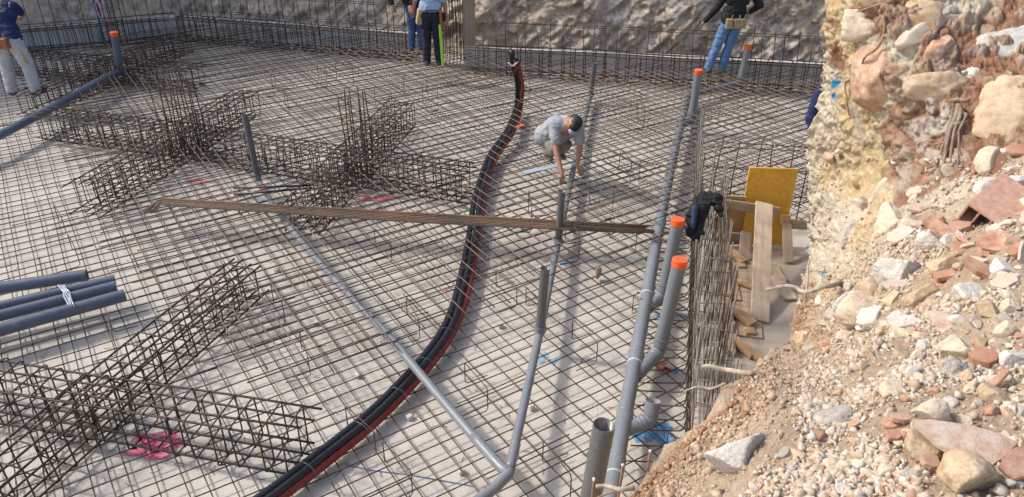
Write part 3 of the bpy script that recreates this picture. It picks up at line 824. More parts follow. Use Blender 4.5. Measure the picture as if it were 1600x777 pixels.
# --- the long bundle of loose bars lying across the pit
NBAR = 13
for i in range(NBAR):
    f = i / (NBAR - 1)
    L0 = atZ(252 + rng.uniform(-8, 4), 310 + 10 * f, .385 + .018 * (i % 2)); R0 = atZ(1016 + rng.uniform(-14, 8), 353 + 12 * f, .375 + .018 * (i % 2))
    Mid = atZ(640, 332 + 15 * f, .375 + .018 * (i % 2))
    hook = atZ(222 + 20 * f + rng.uniform(-5, 5), 332 - 3 * f + rng.uniform(-3, 3), .345 - .01 * (i % 3))
    d = (Mid - L0) / np.linalg.norm(Mid - L0)
    P = [hook, L0 * .5 + hook * .5, L0 * .93 + hook * .07, L0 + d * .03] + [L0 * (1 - s) + Mid * s for s in (.2, .5, .8)] + [Mid] + [Mid * (1 - s) + R0 * s for s in (.3, .65, 1)]
    o = MB().tube(P, .0068, 7).build('bent_rebar', M[('bundle', 'upper', 'grey_bar', 'upper', 'bundle')[i % 5]], None, smooth=True)
    tag(o, 'long straight rusty bar with a bent left end, in the bundle laid across the pit', 'rebar', 'bars of the long bundle across the pit')
for (a, b, lab) in (((365, 294), (486, 290), 'upper of two short black tubes lying above the long bar bundle'), ((366, 304), (488, 294), 'lower of two short black tubes lying above the long bar bundle')):
    p, q = atZ(*a, .37), atZ(*b, .37)
    t = thing('black_tube', lab, 'tube', p)
    MB().tube([p, (p + q) / 2 + [0, .01, -.005], q], .013, 8).build('tube_body', M['black'], t, smooth=True)
    MB().tube([q, q + (q - p) / np.linalg.norm(q - p) * .08], .010, 8).build('tip', M['pink'], t, smooth=True)

# ================================================================== DRAINS
def coupling(parent, p, d, r, L=.11, matr=None, name='coupling'):
    d = np.asarray(d, float) / np.linalg.norm(d); p = np.asarray(p, float)
    q = [p - d * L / 2, p - d * (L / 2 - .006), p + d * (L / 2 - .018), p + d * (L / 2 - .012), p + d * L / 2]
    return MB().tube(q, [r * 1.0, r * 1.07, r * 1.07, r * 1.13, r * 1.13], 18).build(name, matr or M['pvc'], parent, smooth=False)
def cap(parent, p, d, r):
    d = np.asarray(d, float) / np.linalg.norm(d); p = np.asarray(p, float)
    MB().tube([p - d * .065, p - d * .062, p - d * .004, p + d * .001], [r * 1.02, r * 1.09, r * 1.09, r * 1.0], 20).build('end_cap', M['orange'], parent)
def seal(parent, p, d, r):
    d = np.asarray(d, float) / np.linalg.norm(d)
    MB().tube([p - d * .005, p + d * .005], r * 1.10, 18).build('seal_ring', M['ring'], parent, smooth=True)
def up_at(px, py, foot):
    """point straight above the foot (same depth) seen at the pixel"""
    return atY(px, py, foot[1])
RD = .0625
main_px = [(950, 800), (962, 730), (975, 655), (993, 560), (1012, 455), (1031, 350), (1050, 255), (1066, 185), (1074, 150)]
mp = [atZ(a, b, .245 if b > 360 else .22) for a, b in main_px]
t = thing('main_drain', 'thick grey drain pipe with capped side risers running along the right of the mats', 'drain pipe', mp[3])
pth = smooth_path(mp, 6)
MB().pipe(pth, RD, n=20).build('pipe', M['pvc'], t, smooth=True)
for i in (1, 2, 3, 4, 5, 6, 7):
    dd = mp[i + 1] - mp[i - 1]
    coupling(t, mp[i], dd, RD, .16)
    if i in (1, 3, 4): seal(t, mp[i] - dd / np.linalg.norm(dd) * (.085), dd, RD)
def branch(joint, elbow, top, r, capped, open_end=False, kink=.10):
    j, e = np.array(joint), np.array(elbow)
    tp = np.array(top); up = (tp - e) / np.linalg.norm(tp - e)
    arm = smooth_path([j, j * .45 + e * .55 , e - (e - j) / np.linalg.norm(e - j) * .07, e + np.array([0, 0, .012]), e + up * .09], 5)
    MB().tube(arm, r, 18, cap=False).build('branch', M['pvc'], t, smooth=True)
    if capped: coupling(t, e + up * .10, up, r, .09)
    jd = (e - j) / np.linalg.norm(e - j); coupling(t, e - jd * .09, jd, r, .05)
    MB().pipe([e + up * .05, (e + up * .05 + tp) / 2, tp], r * (1 if capped else 1.08), n=20, open1=not capped).build('riser', M['pvc'], t, smooth=True)
    if capped: cap(t, tp, up, r)
e = atZ(1030, 548, .22); branch(atZ(991, 590, .21), e, up_at(1063, 405, e + [0, 0.03, 0]), RD * .97, True)
e = atZ(1036, 462, .22); branch(atZ(1011, 482, .21), e, up_at(1060, 342, e + [0, 0.03, 0]), RD * .97, True)
e = atZ(1081, 187, .22); branch(atZ(1063, 196, .2), e, up_at(1092, 109, e), RD * .97, True)
e = atZ(1016, 655, .24); branch(atZ(978, 672, .21), e, up_at(1021, 626, e + [.01, .05, 0]), RD * .92, False)
# far tail of the drain to the last capped riser
e = atZ(1157, 128, .22)
MB().tube(smooth_path([mp[-1], atZ(1090, 146, .2), atZ(1125, 137, .2), e + [0, 0, -.01], e + [0, 0, .08]], 5), RD * .9, 16).build('branch', M['pvc'], t, smooth=True)
tp = up_at(1169, 71, e); MB().pipe([e, (e + tp) / 2, tp], RD * .95, n=18).build('riser', M['pvc'], t, smooth=True); cap(t, tp, tp - e, RD * .95)

# the big open pipe at the bottom edge
b0 = atZ(908, 860, .05); b1 = up_at(944, 664, b0 + [0, .05, 0])
t = thing('open_pipe', 'big open topped dark grey pipe standing at the bottom edge', 'pipe', b0)
MB().pipe([b0, (b0 + b1) / 2, b1], .069, .006, 24, open1=True).build('pipe_body', M['pvc_dark'], t, smooth=True)
dd = (b1 - b0) / np.linalg.norm(b1 - b0); MB().tube([b1 - dd * .16, b1 - dd * .155, b1 - dd * .13, b1 - dd * .125], [.0693, .0712, .0712, .0693], 24, cap=False).build('socket_ring', M['pvc_dark'], t)

# the thin branching drain: two runs meeting near the bottom edge
RS = .0375
J = atZ(795, 738, .30)
t = thing('thin_drain', 'thinner grey drain with two long arms meeting in a V near the bottom edge', 'drain pipe', J)
left_px = [(404, 283), (412, 297), (440, 338), (480, 388), (540, 455), (602, 520), (680, 612), (740, 682), (783, 730)]
lp = [atZ(a, b, .22 + .010 * i) for i, (a, b) in enumerate(left_px)]
MB().tube(smooth_path(lp, 5), RS, 14).build('pipe', M['pvc'], t, smooth=True)
f0 = lp[0] + [0, 0, .02]; tpp = up_at(382, 178, f0)
MB().pipe([f0, f0 * .9 + tpp * .1, tpp], RS * 1.05, n=16, open1=True).build('riser', M['pvc_dark'], t, smooth=True); coupling(t, f0 + [0, 0, .05], tpp - f0, RS * 1.05, .08)
coupling(t, lp[5], lp[6] - lp[5], RS, .10); coupling(t, lp[1], lp[2] - lp[1], RS, .10, M['orange'], 'coupling')
right_px = [(797, 733), (806, 690), (822, 617), (845, 512), (862, 428), (872, 378), (882, 330), (893, 278), (905, 225), (915, 180), (922, 150)]
rp = [atZ(a, b, max(.13, .295 - .02 * i)) for i, (a, b) in enumerate(right_px)]
MB().tube(smooth_path(rp, 5), RS, 14).build('pipe', M['pvc'], t, smooth=True)
MB().tube(smooth_path([lp[-2], lp[-1], J, J + [-.05, -.08, 0], atZ(770, 765, .29), atZ(735, 790, .28), atZ(690, 815, .27)], 5), RS * 1.1, 14).build('pipe', M['pvc'], t, smooth=True)
coupling(t, lp[-1] * .6 + lp[-2] * .4, lp[-1] - lp[-2], RS, .14); coupling(t, rp[1] * .7 + rp[0] * .3, rp[1] - rp[0], RS, .12); coupling(t, rp[3], rp[3] - rp[2], RS, .10)
for (fx, fy), (tx, ty), rr in (((843, 522), (852, 419), 1.12), ((872, 383), (878, 299), 1.05), ((923, 150), (929, 98), 1.1)):
    f0 = atZ(fx, fy, .24 if fy > 450 else .15); tpp = up_at(tx, ty, f0)
    MB().pipe([f0, (f0 + tpp) / 2, tpp], RS * rr, n=16, open1=True).build('riser', M['pvc_dark'], t, smooth=True)
    coupling(t, f0 + [0, 0, .04], tpp - f0, RS * rr, .10)
    MB().tube([f0, f0 + [0.02, .06, -.02], f0 + [.04, .12, -.02]], RS, 12).build('branch', M['pvc'], t, smooth=True)

# far left drain with one capped riser
e = atZ(188, 112, .3)
pts = [atZ(-60, 238, .3), atZ(0, 211, .3), atZ(60, 180, .3), atZ(120, 147, .3), atZ(165, 122, .3), e, e + [.01, 0, .1]]
t = thing('far_drain', 'blue grey drain pipe with an orange capped riser beside the man in white trousers', 'drain pipe', e)
MB().tube(smooth_path(pts, 5), .064, 16).build('pipe', M['pvc_blue'], t, smooth=True)
tp = up_at(178, 50, e); MB().pipe([e, (e + tp) / 2, tp], .064, n=18).build('riser', M['pvc_blue'], t, smooth=True); cap(t, tp, tp - e, .064)
for i in (2, 3, 4): coupling(t, pts[i], pts[i + 1] - pts[i], .064, .12, M['pvc_blue'])
coupling(t, e + [0, 0, .1], tp - e, .064, .1, M['pvc_blue'])

# stacked loose pipes at left
for (a, b, r_, z, lab) in (((-160, 474), (136, 430), .0625, .26, 'topmost loose blue grey pipe at left, shorter than the three strapped ones'), ((-160, 516), (180, 437), .05, .27, 'upper of three loose blue grey pipes strapped with clear film'),
                           ((-160, 534), (182, 447), .055, .27, 'middle of three loose blue grey pipes strapped with clear film'), ((-160, 560), (196, 461), .0625, .26, 'lowest and thickest of three loose blue grey pipes strapped with clear film')):
    p, q = atZ(*a, z), atZ(*b, z)
    o = MB().pipe([p, (p + q) / 2, q], r_, .005, 20, open1=True).build('loose_pipe', M['pvc_blue'], None, smooth=True)
    tag(o, lab, 'pipe', 'loose pipes stacked at left')
m = MB()
for k, (px, py) in enumerate(((94, 447), (100, 455), (106, 470), (111, 482))):
    pass
q0 = [atZ(95, 446, .33), atZ(99, 452, .335), atZ(102, 457, .325), atZ(104, 463, .335), atZ(107, 470, .33), atZ(109, 477, .325), atZ(112, 486, .25)]
for off in (0, .018, -.02, .036):
    m.tube(smooth_path([p + np.array([off + .006 * math.sin(i * 2 + off * 90), 0, .002]) for i, p in enumerate(q0)], 3), .0075, 5)
tag(m.build('packing_film', M['film'], None, smooth=True), 'strip of clear packing film wrapped round three loose pipes', 'film')

# ================================================================== CONDUITS
cpx = [(352, 822), (420, 777), (500, 716), (580, 652), (640, 592), (682, 542), (708, 495), (724, 440), (737, 380), (745, 325), (752, 290), (768, 245), (795, 205), (808, 170), (811, 140), (808, 118), (803, 92)]
cz = [.12] * 11 + [.13, .2, .42, .62, .78, .93]
cp0 = np.array([atZ(a, b, z) if i < 13 else atY(a, b, 12.05) for i, ((a, b), z) in enumerate(zip(cpx, cz))])
t = thing('conduit_bundle', 'two black and one dark red conduit tied together, snaking through the pit', 'conduit', cp0[4])
cps = smooth_path(cp0, 8)
T = np.gradient(cps, axis=0); T /= np.linalg.norm(T, axis=1)[:, None]
S = np.stack([T[:, 1], -T[:, 0], np.zeros(len(T))], 1); S /= np.linalg.norm(S, axis=1)[:, None] + 1e-9
for i in range(len(S)):
    if T[i, 2] > .6 or (i > 0 and np.linalg.norm(S[i]) < .5): S[i] = S[i - 1]
for nm, off, dz, r_, mt in (('black_conduit', -.040, .010, .034, 'black'), ('black_conduit', .025, .018, .032, 'black'), ('red_conduit', .058, -.022, .034, 'red')):
    P = cps + S * off + np.array([0, 0, dz])
    P = P + .012 * np.stack([vnoise(np.c_[np.arange(len(P)) / 9, np.full(len(P), off * 50), np.zeros(len(P))], 3)] * 2 + [np.zeros(len(P))], 1)
    # fine corrugation
    seg = np.r_[0, np.cumsum(np.linalg.norm(np.diff(P, axis=0), axis=1))]
    s = np.arange(0, seg[-1], .018); P2 = np.stack([np.interp(s, seg, P[:, k]) for k in range(3)], 1)
    for _ in range(4): P2[1:-1] = (P2[:-2] + P2[1:-1] + P2[2:]) / 3
    rr = r_ + .0016 * np.where(np.arange(len(s)) % 2, 1, -1)
    MB().tube(P2, rr, 10).build(nm, M[mt], t, smooth=True)
for k in (14, 22, 29, 36, 44, 58, 72):
    c = cps[k]; B = np.cross(T[k], S[k]); ang = np.linspace(0, 2 * math.pi, 20, endpoint=False)
    P = c + S[k] * (.010 + .088 * np.cos(ang)[:, None]) + B * (.003 + .052 * np.sin(ang)[:, None])
    MB().tube(P, .0028, 5, closed=True).build('cable_tie', M['pvc_dark'], t)
top = cps[-1]
MB().tube([top + [-.03, 0, .0], top + [-.03, 0, .09], top + [-.04, 0, .14]], [.045, .05, .03], 12).build('end_socket', M['black'], t, smooth=True)
MB().tube([top + [.02, 0, -.25], top + [.04, -.04, -.12], top + [.01, -.05, -.05]], [.02, .025, .012], 8).build('end_sleeve', M['red'], t, smooth=True)
MB().tube(smooth_path([top + [-.09, -.06, -.04], top + [-.02, -.08, -.09], top + [.06, -.07, -.03]], 5), .012, 6).build('end_tape', M['ring'], t, smooth=True)

# ================================================================== TIMBER IN THE PIT
def plank(p, q, w, th, mt, label, up=(0, 0, 1), name='plank', group=None):
    p, q = np.asarray(p, float), np.asarray(q, float); L = np.linalg.norm(q - p)
    B = basis(q - p, up)
    o = MB().box((0, 0, 0), (L, w, th), bev=.003).build(name, mt)
    mx = Matrix(B.tolist()).to_4x4(); mx.translation = Vector(((p + q) / 2).tolist()); o.matrix_world = mx
    return tag(o, label, 'plank' if name == 'plank' else 'panel', group)
YF = 7.85
p, q = atY(1211, 402, YF), atY(1213, 268, YF)
q = np.array([q[0] - .015, YF + .05, .965]); p = np.array([q[0] - .03, YF, .02])
plank(p, q, .54, .027, M['ply'], 'yellow formwork panel standing upright at the far end of the timber pit', (0, -1, .06), 'formwork_panel')
x0 = atY(1126, 345, YF - .02)[0]; x1 = atY(1163, 345, YF - .02)[0]
plank((x0 + .13, YF - .01, .03), (x0 + .13, YF + .0, .58), .34, .027, M['ply_tan'], 'low worn tan formwork panel left of the yellow panel', (0, -1, 0), 'formwork_panel')
plank((x1 + .06, YF - .04, .03), (x1 + .06, YF - .03, .56), .13, .02, M['ply'], 'narrow yellow formwork strip between the tan panel and the leaning plank', (0, -1, 0), 'formwork_panel')
YB = YF - .09
plank(atY(1121, 317, YB), atY(1216, 331, YB), .11, .028, M['wood_grey'], 'grey horizontal board nailed across the formwork', (0, -1, 0))
plank(atY(1131, 309, YB + .06), atY(1166, 311, YB + .06), .06, .03, M['wood_tan'], 'short tan timber lying on top of the tan formwork panel', (0, -1, 0))
plank(atY(1121, 366, YB), atY(1172, 372, YB), .09, .028, M['wood_grey'], 'grey horizontal board low on the tan formwork', (0, -1, 0))
pf = atZ(1187, 502, .03); pt_ = atY(1194, 318, YB - .1)
plank(pf, pt_, .185, .032, M['wood_pale'], 'wide pale plank leaning from the pit floor to the formwork', (0, -.8, .6))
pf = atZ(1162, 407, .03); pt_ = atY(1166, 362, YB - .06)
plank(pf, pt_, .12, .03, M['wood_grey'], 'short grey plank propped upright left of the wide leaning plank', (0, -.9, .4))
pf = atZ(1232, 410, .03); pt_ = atY(1229, 350, YB - .02)
plank(pf, pt_, .105, .03, M['wood_grey'], 'narrow pale plank propped against the foot of the yellow panel', (0, -.9, .4))
plank(atY(1226, 352, YB - .02), atY(1228, 336, YB + .02), .105, .03, M['wood_tan'], 'short upright block above the narrow plank by the rock face', (0, -1, 0))
plank(atY(1232, 350, YB + .03), atY(1262, 352, YB + .03), .11, .03, M['wood_grey'], 'shaded grey board running behind the rock face edge', (0, -1, 0))
plank(atZ(1123, 378, .12), atZ(1163, 410, .05), .10, .04, M['wood_tan'], 'tan batten lying slanted at the foot of the tan formwork')
plank(atZ(1152, 416, .03), atZ(1164, 416, .03), .09, .05, M['wood_grey'], 'small grey timber block below the slanted tan batten')
plank(atZ(1134, 474, .10), atZ(1177, 507, .06), .105, .045, M['wood_tan'], 'tan batten lying slanted in the middle of the pit beside the cage')
plank(atZ(1164, 519, .03), atZ(1179, 519, .03), .10, .05, M['wood_tan'], 'small tan timber block just below the middle slanted batten')
plank(atZ(1136, 522, .08), atZ(1178, 556, .04), .09, .05, M['wood_tan'], 'tan batten nearest the rubble slope beside the cage')
plank(atZ(1160, 540, .05), atZ(1215, 580, .04), .08, .045, M['wood_tan'], 'tan batten partly under the lip of the rubble slope')
plank(atZ(1152, 405, .016), atZ(1158, 525, .016), .40, .018, M['wood_grey'], 'flat brown grey board lying on the pit floor beside the cage')
m = MB(); m.add(np.array([[1.25, 3.6, .004], [3.2, 3.6, .004], [3.6, 7.78, .004], [2.2, 7.78, .004]]), [(0, 1, 2, 3)])
tag(m.build('trench_floor', M['trench']), kind='structure')
plank(atZ(1142, 425, .03), atZ(1150, 470, .03), .10, .03, M['wood_tan'], 'short tan board lying beside the cage between the two slanted battens')
plank(atZ(1131, 400, .05), atZ(1142, 552, .05), .09, .05, M['wood_tan'], 'long tan batten lying along the foot of the wall cage')
plank(atZ(1212, 432, .03), atZ(1236, 468, .03), .14, .025, M['wood_pale'], 'pale board lying between the leaning plank and the rock face')
plank(atZ(1146, 437, .055), atZ(1176, 448, .055), .08, .03, M['wood_tan'], 'tan offcut lying across the flat board in the trench')
plank(atZ(1205, 415, .03), atZ(1222, 440, .03), .12, .03, M['wood_grey'], 'short grey offcut lying right of the wide leaning plank')
# upright board by the tall starter bars
plank(atZ(733, 103, .1) + [0, .25, 0], atZ(733, 103, .1) + [0.02, .25, 1.25], .22, .03, M['wood_grey'], 'upright brown board behind the dense group of starter bars', (0, -1, 0))
for a, b, l in (((726, 72), (740, 61), 'left of two short crossed battens on the kerb wall'), ((740, 61), (760, 74), 'right of two short crossed battens on the kerb wall')):
    plank(atY(*a, 14.9), atY(*b, 14.9), .05, .03, M['wood_pale'], l, (0, -1, 0))
# flat strip beside the crouching man
plank(atZ(819, 270, .345), atZ(872, 258, .345), .10, .01, M['blue_sheet'], 'flat blue grey plastic strip at the feet of the crouching man', name='plastic_strip')['category'] = 'strip'

# ================================================================== PAINT, SPACERS, SMALL THINGS ON THE SLAB
def splat(px, py, rx, ry, mt, label, seed, parts=5):
    """sprayed mark: a few ragged patches 4 mm above the slab"""
    rg = np.random.default_rng(seed); c = atZ(px, py, .004); m = MB()
    for k in range(parts):
        cx, cy = rg.uniform(-.6, .6) * rx, rg.uniform(-.6, .6) * ry; a = rg.uniform(.25, .55) * rx; b = rg.uniform(.25, .55) * ry
        ang = np.linspace(0, 2 * math.pi, 26, endpoint=False); rr = 1 + .35 * vnoise(np.c_[np.cos(ang) * 2.2, np.sin(ang) * 2.2, np.full(26, k * 3.1 + seed)], seed)
        z = .005 + .0006 * k; cen = np.array([c[0] + cx, c[1] + cy, z]); rim = np.c_[a * rr * np.cos(ang), b * rr * np.sin(ang), np.zeros(26)]
        V = np.concatenate([[cen], cen + rim * .55, cen + rim * 1.25])
        m.add(V, [(0, 1 + i, 1 + (i + 1) % 26) for i in range(26)] + [(1 + i, 27 + i, 27 + (i + 1) % 26, 1 + (i + 1) % 26) for i in range(26)])
    o = m.build('paint_mark', M['paint_' + mt]); at = o.data.attributes.new('spray', 'FLOAT', 'POINT')
    at.data.foreach_set('value', np.tile(np.r_[.6, np.full(26, .46), np.full(26, -.08)], parts).astype(np.float32)); tag(o, label, 'paint mark')
splat(245, 703, .26, .20, 'pink', 'large pink sprayed paint mark under the lower left cages', 5, 7)
splat(310, 285, .20, .10, 'pink', 'small pink sprayed paint mark between the left cages', 6, 4)
splat(582, 312, .30, .12, 'pink', 'pink sprayed paint mark at the mid cage crossing', 7, 5)
splat(855, 563, .12, .12, 'cyan', 'small round light blue paint dot left of the thick drain', 8, 3)
splat(1022, 682, .20, .20, 'blue', 'large blue paint mark under the open elbow pipe', 9, 6)
splat(1035, 574, .12, .10, 'redp', 'red paint mark below the nearest capped riser', 10, 3)
splat(1048, 582, .08, .11, 'blue', 'blue paint mark touching the red one below the nearest riser', 11, 3)
splat(1030, 491, .09, .07, 'blue', 'small blue paint mark left of the nearest capped riser', 12, 3)
splat(1062, 497, .08, .07, 'blue', 'small blue paint mark right of the nearest capped riser', 13, 3)
splat(880, 411, .10, .08, 'blue', 'blue paint mark just beyond the mid open riser', 14, 3)
splat(930, 180, .12, .09, 'cyan', 'pale blue paint mark beyond the crouching man', 15, 3)
splat(1072, 220, .11, .07, 'blue', 'blue paint mark right of the drain, level with the crouching man', 16, 3)
splat(405, 310, .18, .08, 'cyan', 'light blue paint mark at the foot of the left open riser', 17, 4)
splat(540, 183, .35, .06, 'yell', 'yellow paint streak behind the mid starter bars', 18, 5)
splat(700, 455, .05, .04, 'redp', 'small red paint dot left of the black conduits', 19, 2)
splat(525, 728, .0, .0, 'blue', 'faint', 20, 0) if False else None
# small concrete spacers under the mat
for i, (px, py) in enumerate([(560, 590), (433, 425), (495, 508), (782, 512), (915, 710), (690, 528), (640, 655), (720, 740), (830, 640)]):
    p = atZ(px, py, .0); t_ = MB().box((0, 0, .022), (.05, .05, .045), np.array(Euler((0, 0, rng.uniform(0, 3))).to_matrix()), bev=.008).build('concrete_spacer', M['conc_lump'])
    t_.location = p; tag(t_, 'small pale concrete spacer block under the lower mat', 'spacer', 'concrete spacers under the lower mat')
# blue chalk line on the slab
P = np.array([atZ(a, b, .006) for a, b in ((540, 726), (580, 735), (640, 742), (690, 751), (740, 760))])
tag(MB().tube(P, .004, 5).build('chalk_line', M['jeans']), 'thin blue chalk line on the slab right of the conduits', 'chalk line')
# upright short starter bars at the bottom edge
for px0, py0, px1, py1, l in ((1012, 745, 1016, 706, 'rusty upright bar with a pale tip beside the blue paint'), (968, 765, 973, 728, 'rusty upright bar with a pale tip in front of the thick drain'), (925, 800, 928, 750, 'rusty upright bar in front of the big open pipe')):
    f0 = atZ(px0, py0 + 12, .75); tp = up_at(px1, py1, f0)
    f0 = np.array([f0[0] - .03, f0[1], .1])
    t = thing('starter_bar', l, 'starter bar', f0)
    MB().tube([f0, (f0 + tp) / 2, tp], .008, 6).build('bar', M['bundle'], t, smooth=True)
    MB().tube([tp, tp + [0, 0, .012]], .010, 8).build('tip', M['ring'], t, smooth=True)
# offcuts of tie wire strewn over the slab
m = MB(); rg_ = np.random.default_rng(42)
for k in range(260):
    px, py = rg_.uniform(20, 1060), rg_.uniform(240, 770); p = atZ(px, py, .006)
    if not inside(low_poly, p[:2])[0]: continue
    a = rg_.uniform(0, 6.3); L = rg_.uniform(.03, .10); d = np.array([math.cos(a), math.sin(a), 0]); e = np.array([-d[1], d[0], 0])
    m.tube([p, p + d * L * .5 + e * L * rg_.uniform(-.3, .3), p + d * L + [0, 0, .006]], .0022, 4)
tag(m.build('wire_scraps', M['cage']), kind='stuff')
# striped tape hanging at far left
t = thing('barrier_tape', 'red white and blue barrier tape hanging at the top left', 'barrier tape', atY(152, 20, 16.2))
for k, (mt, off) in enumerate((('tape_white', 0.0), ('tape_red', .05), ('tape_white', .10))):
    P = [atY(146 + off * 75, -25, 16.2), atY(150 + off * 75, 5, 16.18), atY(152 + off * 60, 25, 16.2), atY(155 + off * 20, 44, 16.22)]
    m = MB()
    for q in range(3): m.box((np.array(P[q]) + P[q + 1]) / 2, (.075 - .02 * q, .012, np.linalg.norm(P[q + 1] - P[q]) * 1.02), basis((1, .1 * (q - 1), .06 * k)))
    m.build('strip', M[mt], t)
# small orange rag by the conduits
p = atZ(812, 197, .34); B = MB(); B.box((0, 0, 0), (.10, .05, .015), basis((1, .3, .1)), bev=.006); B.box((.05, .02, .012), (.05, .04, .014), basis((1, -.4, .3)), bev=.008)
o = B.build('orange_rag', M['orange']); o.location = p; tag(o, 'small orange scrap lying beside the black conduits', 'scrap')
# loose ties
for px, py in ((930, 645), (870, 655)):
    pass
P = [atZ(918, 646, .07), atZ(929, 652, .10), atZ(934, 640, .14), atZ(926, 634, .12)]
tag(MB().tube(smooth_path(P, 4), .004, 5).build('tie_wire', M['steel_plain'], None, smooth=True), 'bright twisted bit of tie wire left of the thick drain', 'wire')

# ================================================================== STONES
def ico(sub):
    bm = bmesh.new(); bmesh.ops.create_icosphere(bm, subdivisions=sub, radius=1)
    bm.verts.index_update()
    V = np.array([v.co[:] for v in bm.verts]); F = np.array([[v.index for v in f.verts] for f in bm.faces]); bm.free()
    return V / np.linalg.norm(V, axis=1)[:, None], F
ICO = {k: ico(k) for k in (2, 3, 4, 5)}
def rock_v(seed, sub, scale=(1, .75, .55), planes=11, rough=.05, soft=38):
    rg = np.random.default_rng(seed); D, F = ICO[sub]
    n = rg.normal(size=(planes, 3)); n /= np.linalg.norm(n, axis=1)[:, None]
    d = rg.uniform(.5, 1.0, planes)
    c = np.maximum(D @ n.T, 1e-3); r = d / c
    r = np.minimum(-np.log(np.exp(-soft * np.minimum(r, 3)).sum(1)) / soft, 1.25)
    V = D * r[:, None]
    if rough: V *= (1 + rough * fbm(V * 2.5 + seed, seed, 4, .6) + rough * .5 * fbm(V * 9 + seed, seed + 3, 3, .6))[:, None]
    return V * np.array(scale), F
def rock_mesh(seed, sub, **kw):
    V, F = rock_v(seed, sub, **kw); return mesh_np('rock', V, F)
def place(o, p, s, seed, flat=None):
    rg = np.random.default_rng(seed)
    o.location = p
    o.scale = s if not np.isscalar(s) else (s, s, s)
    o.rotation_euler = (rg.normal(0, .3), rg.normal(0, .3), rg.uniform(0, 6.28))

# hero stones: pixel centre, width in px, material, label
HERO = [
 (1408, 423, 58, 'conc_lump', 'large white rough concrete lump at the foot of the rock face'),
 (1570, 421, 34, 'conc_lump', 'squarish white concrete lump beside the long dark brick strip'),
 (1515, 459, 44, 'conc_lump', 'mottled grey white concrete lump right of the cream boulder, mid slope'),
 (1545, 296, 40, 'conc_lump', 'pale grey concrete lump left of the hollow brick'),
 (1160, 706, 84, 'conc_lump', 'big pale crumbly concrete lump at the lower left of the rubble slope'),
 (1492, 577, 46, 'conc_dark', 'dark grey pointed concrete lump in the middle of the gravel'),
 (1310, 652, 50, 'conc_dark', 'grey flat topped stone on the fine gravel left of centre'),
 (1492, 382, 38, 'conc_lump', 'grey white concrete lump between the terracotta slabs'),
 (1455, 372, 42, 'conc_lump', 'rough concrete lump at the left end of the thin terracotta slab'),
 (1352, 482, 62, 'lime', 'large cream boulder on the slope below the white concrete lump'),
 (1445, 458, 44, 'lime_ochre', 'rounded ochre stone with a hollow, mid slope'),
 (1492, 548, 60, 'lime', 'long cream stone lying above the dark pointed lump'),
 (1506, 748, 92, 'lime_ochre', 'largest sandy boulder at the bottom edge under the big terracotta plate'),
 (1452, 646, 50, 'lime', 'sandy stone above the left corner of the big terracotta plate'),
 (1560, 622, 44, 'lime_ochre', 'angular ochre block near the right edge above the big plate'),
 (1450, 690, 62, 'lime_ochre', 'sandy wedge tucked under the left side of the big terracotta plate'),
 (1548, 486, 36, 'lime_ochre', 'tan angular block near the right edge, mid slope'),
 (1575, 480, 30, 'lime', 'pale pointed stone beside the tan angular block at right'),
 (1395, 467, 30, 'lime_ochre', 'round ochre stone right of the large cream boulder'),
 (1360, 452, 34, 'lime_ochre', 'tan stone just below the left of the white concrete lump'),
 (1330, 472, 36, 'conc_lump', 'greyish stone at the top of the gravel, left of the cream boulder'),
 (1475, 415, 46, 'lime_ochre', 'large ochre stone below the terracotta slabs'),
 (1420, 505, 42, 'conc_lump', 'rough whitish stone at the upper edge of the gravel'),
 (1370, 495, 40, 'conc_lump', 'small whitish lump below the cream boulder'),
 (1575, 515, 34, 'lime', 'rounded pale stone by the right edge, mid slope'),
 (1230, 708, 24, 'conc_dark', 'small grey stone right of the big crumbly lump'),
 (1425, 745, 36, 'conc_dark', 'grey green stone left of the largest sandy boulder'),
 (1250, 712, 30, 'lime_ochre', 'ochre stone on the fine gravel at lower left'),
 (1590, 560, 46, 'conc_lump', 'grey concrete lump at the right edge above the red brick shard'),
 (1395, 610, 34, 'lime', 'pale block in the middle of the gravel'),
 (1550, 250, 44, 'lime', 'pale stone above the hollow brick'),
 (1590, 292, 40, 'conc_lump', 'grey lump at the right edge behind the hollow brick'),
 (1420, 555, 40, 'lime_ochre', 'sandy lump at the centre of the gravel slope'),
 (1410, 520, 30, 'lime', 'cream slab shaped stone at the top of the gravel'),
]
for i, (px, py, w_, mt, lab) in enumerate(HERO):
    p, nn, dd = on_bank(px, py + w_ * .12); s = w_ / 1600 * 1600 / FPX * dd / 2
    o = link('rock', rock_mesh(900 + i, 5, scale=(1.15, .85, .8), planes=7, soft=80, rough=.07 if 'conc' not in mt else .12), M[mt], smooth=False)
    place(o, p + nn * s * .18, s, 900 + i); tag(o, lab, 'stone', 'larger stones on the rubble slope')
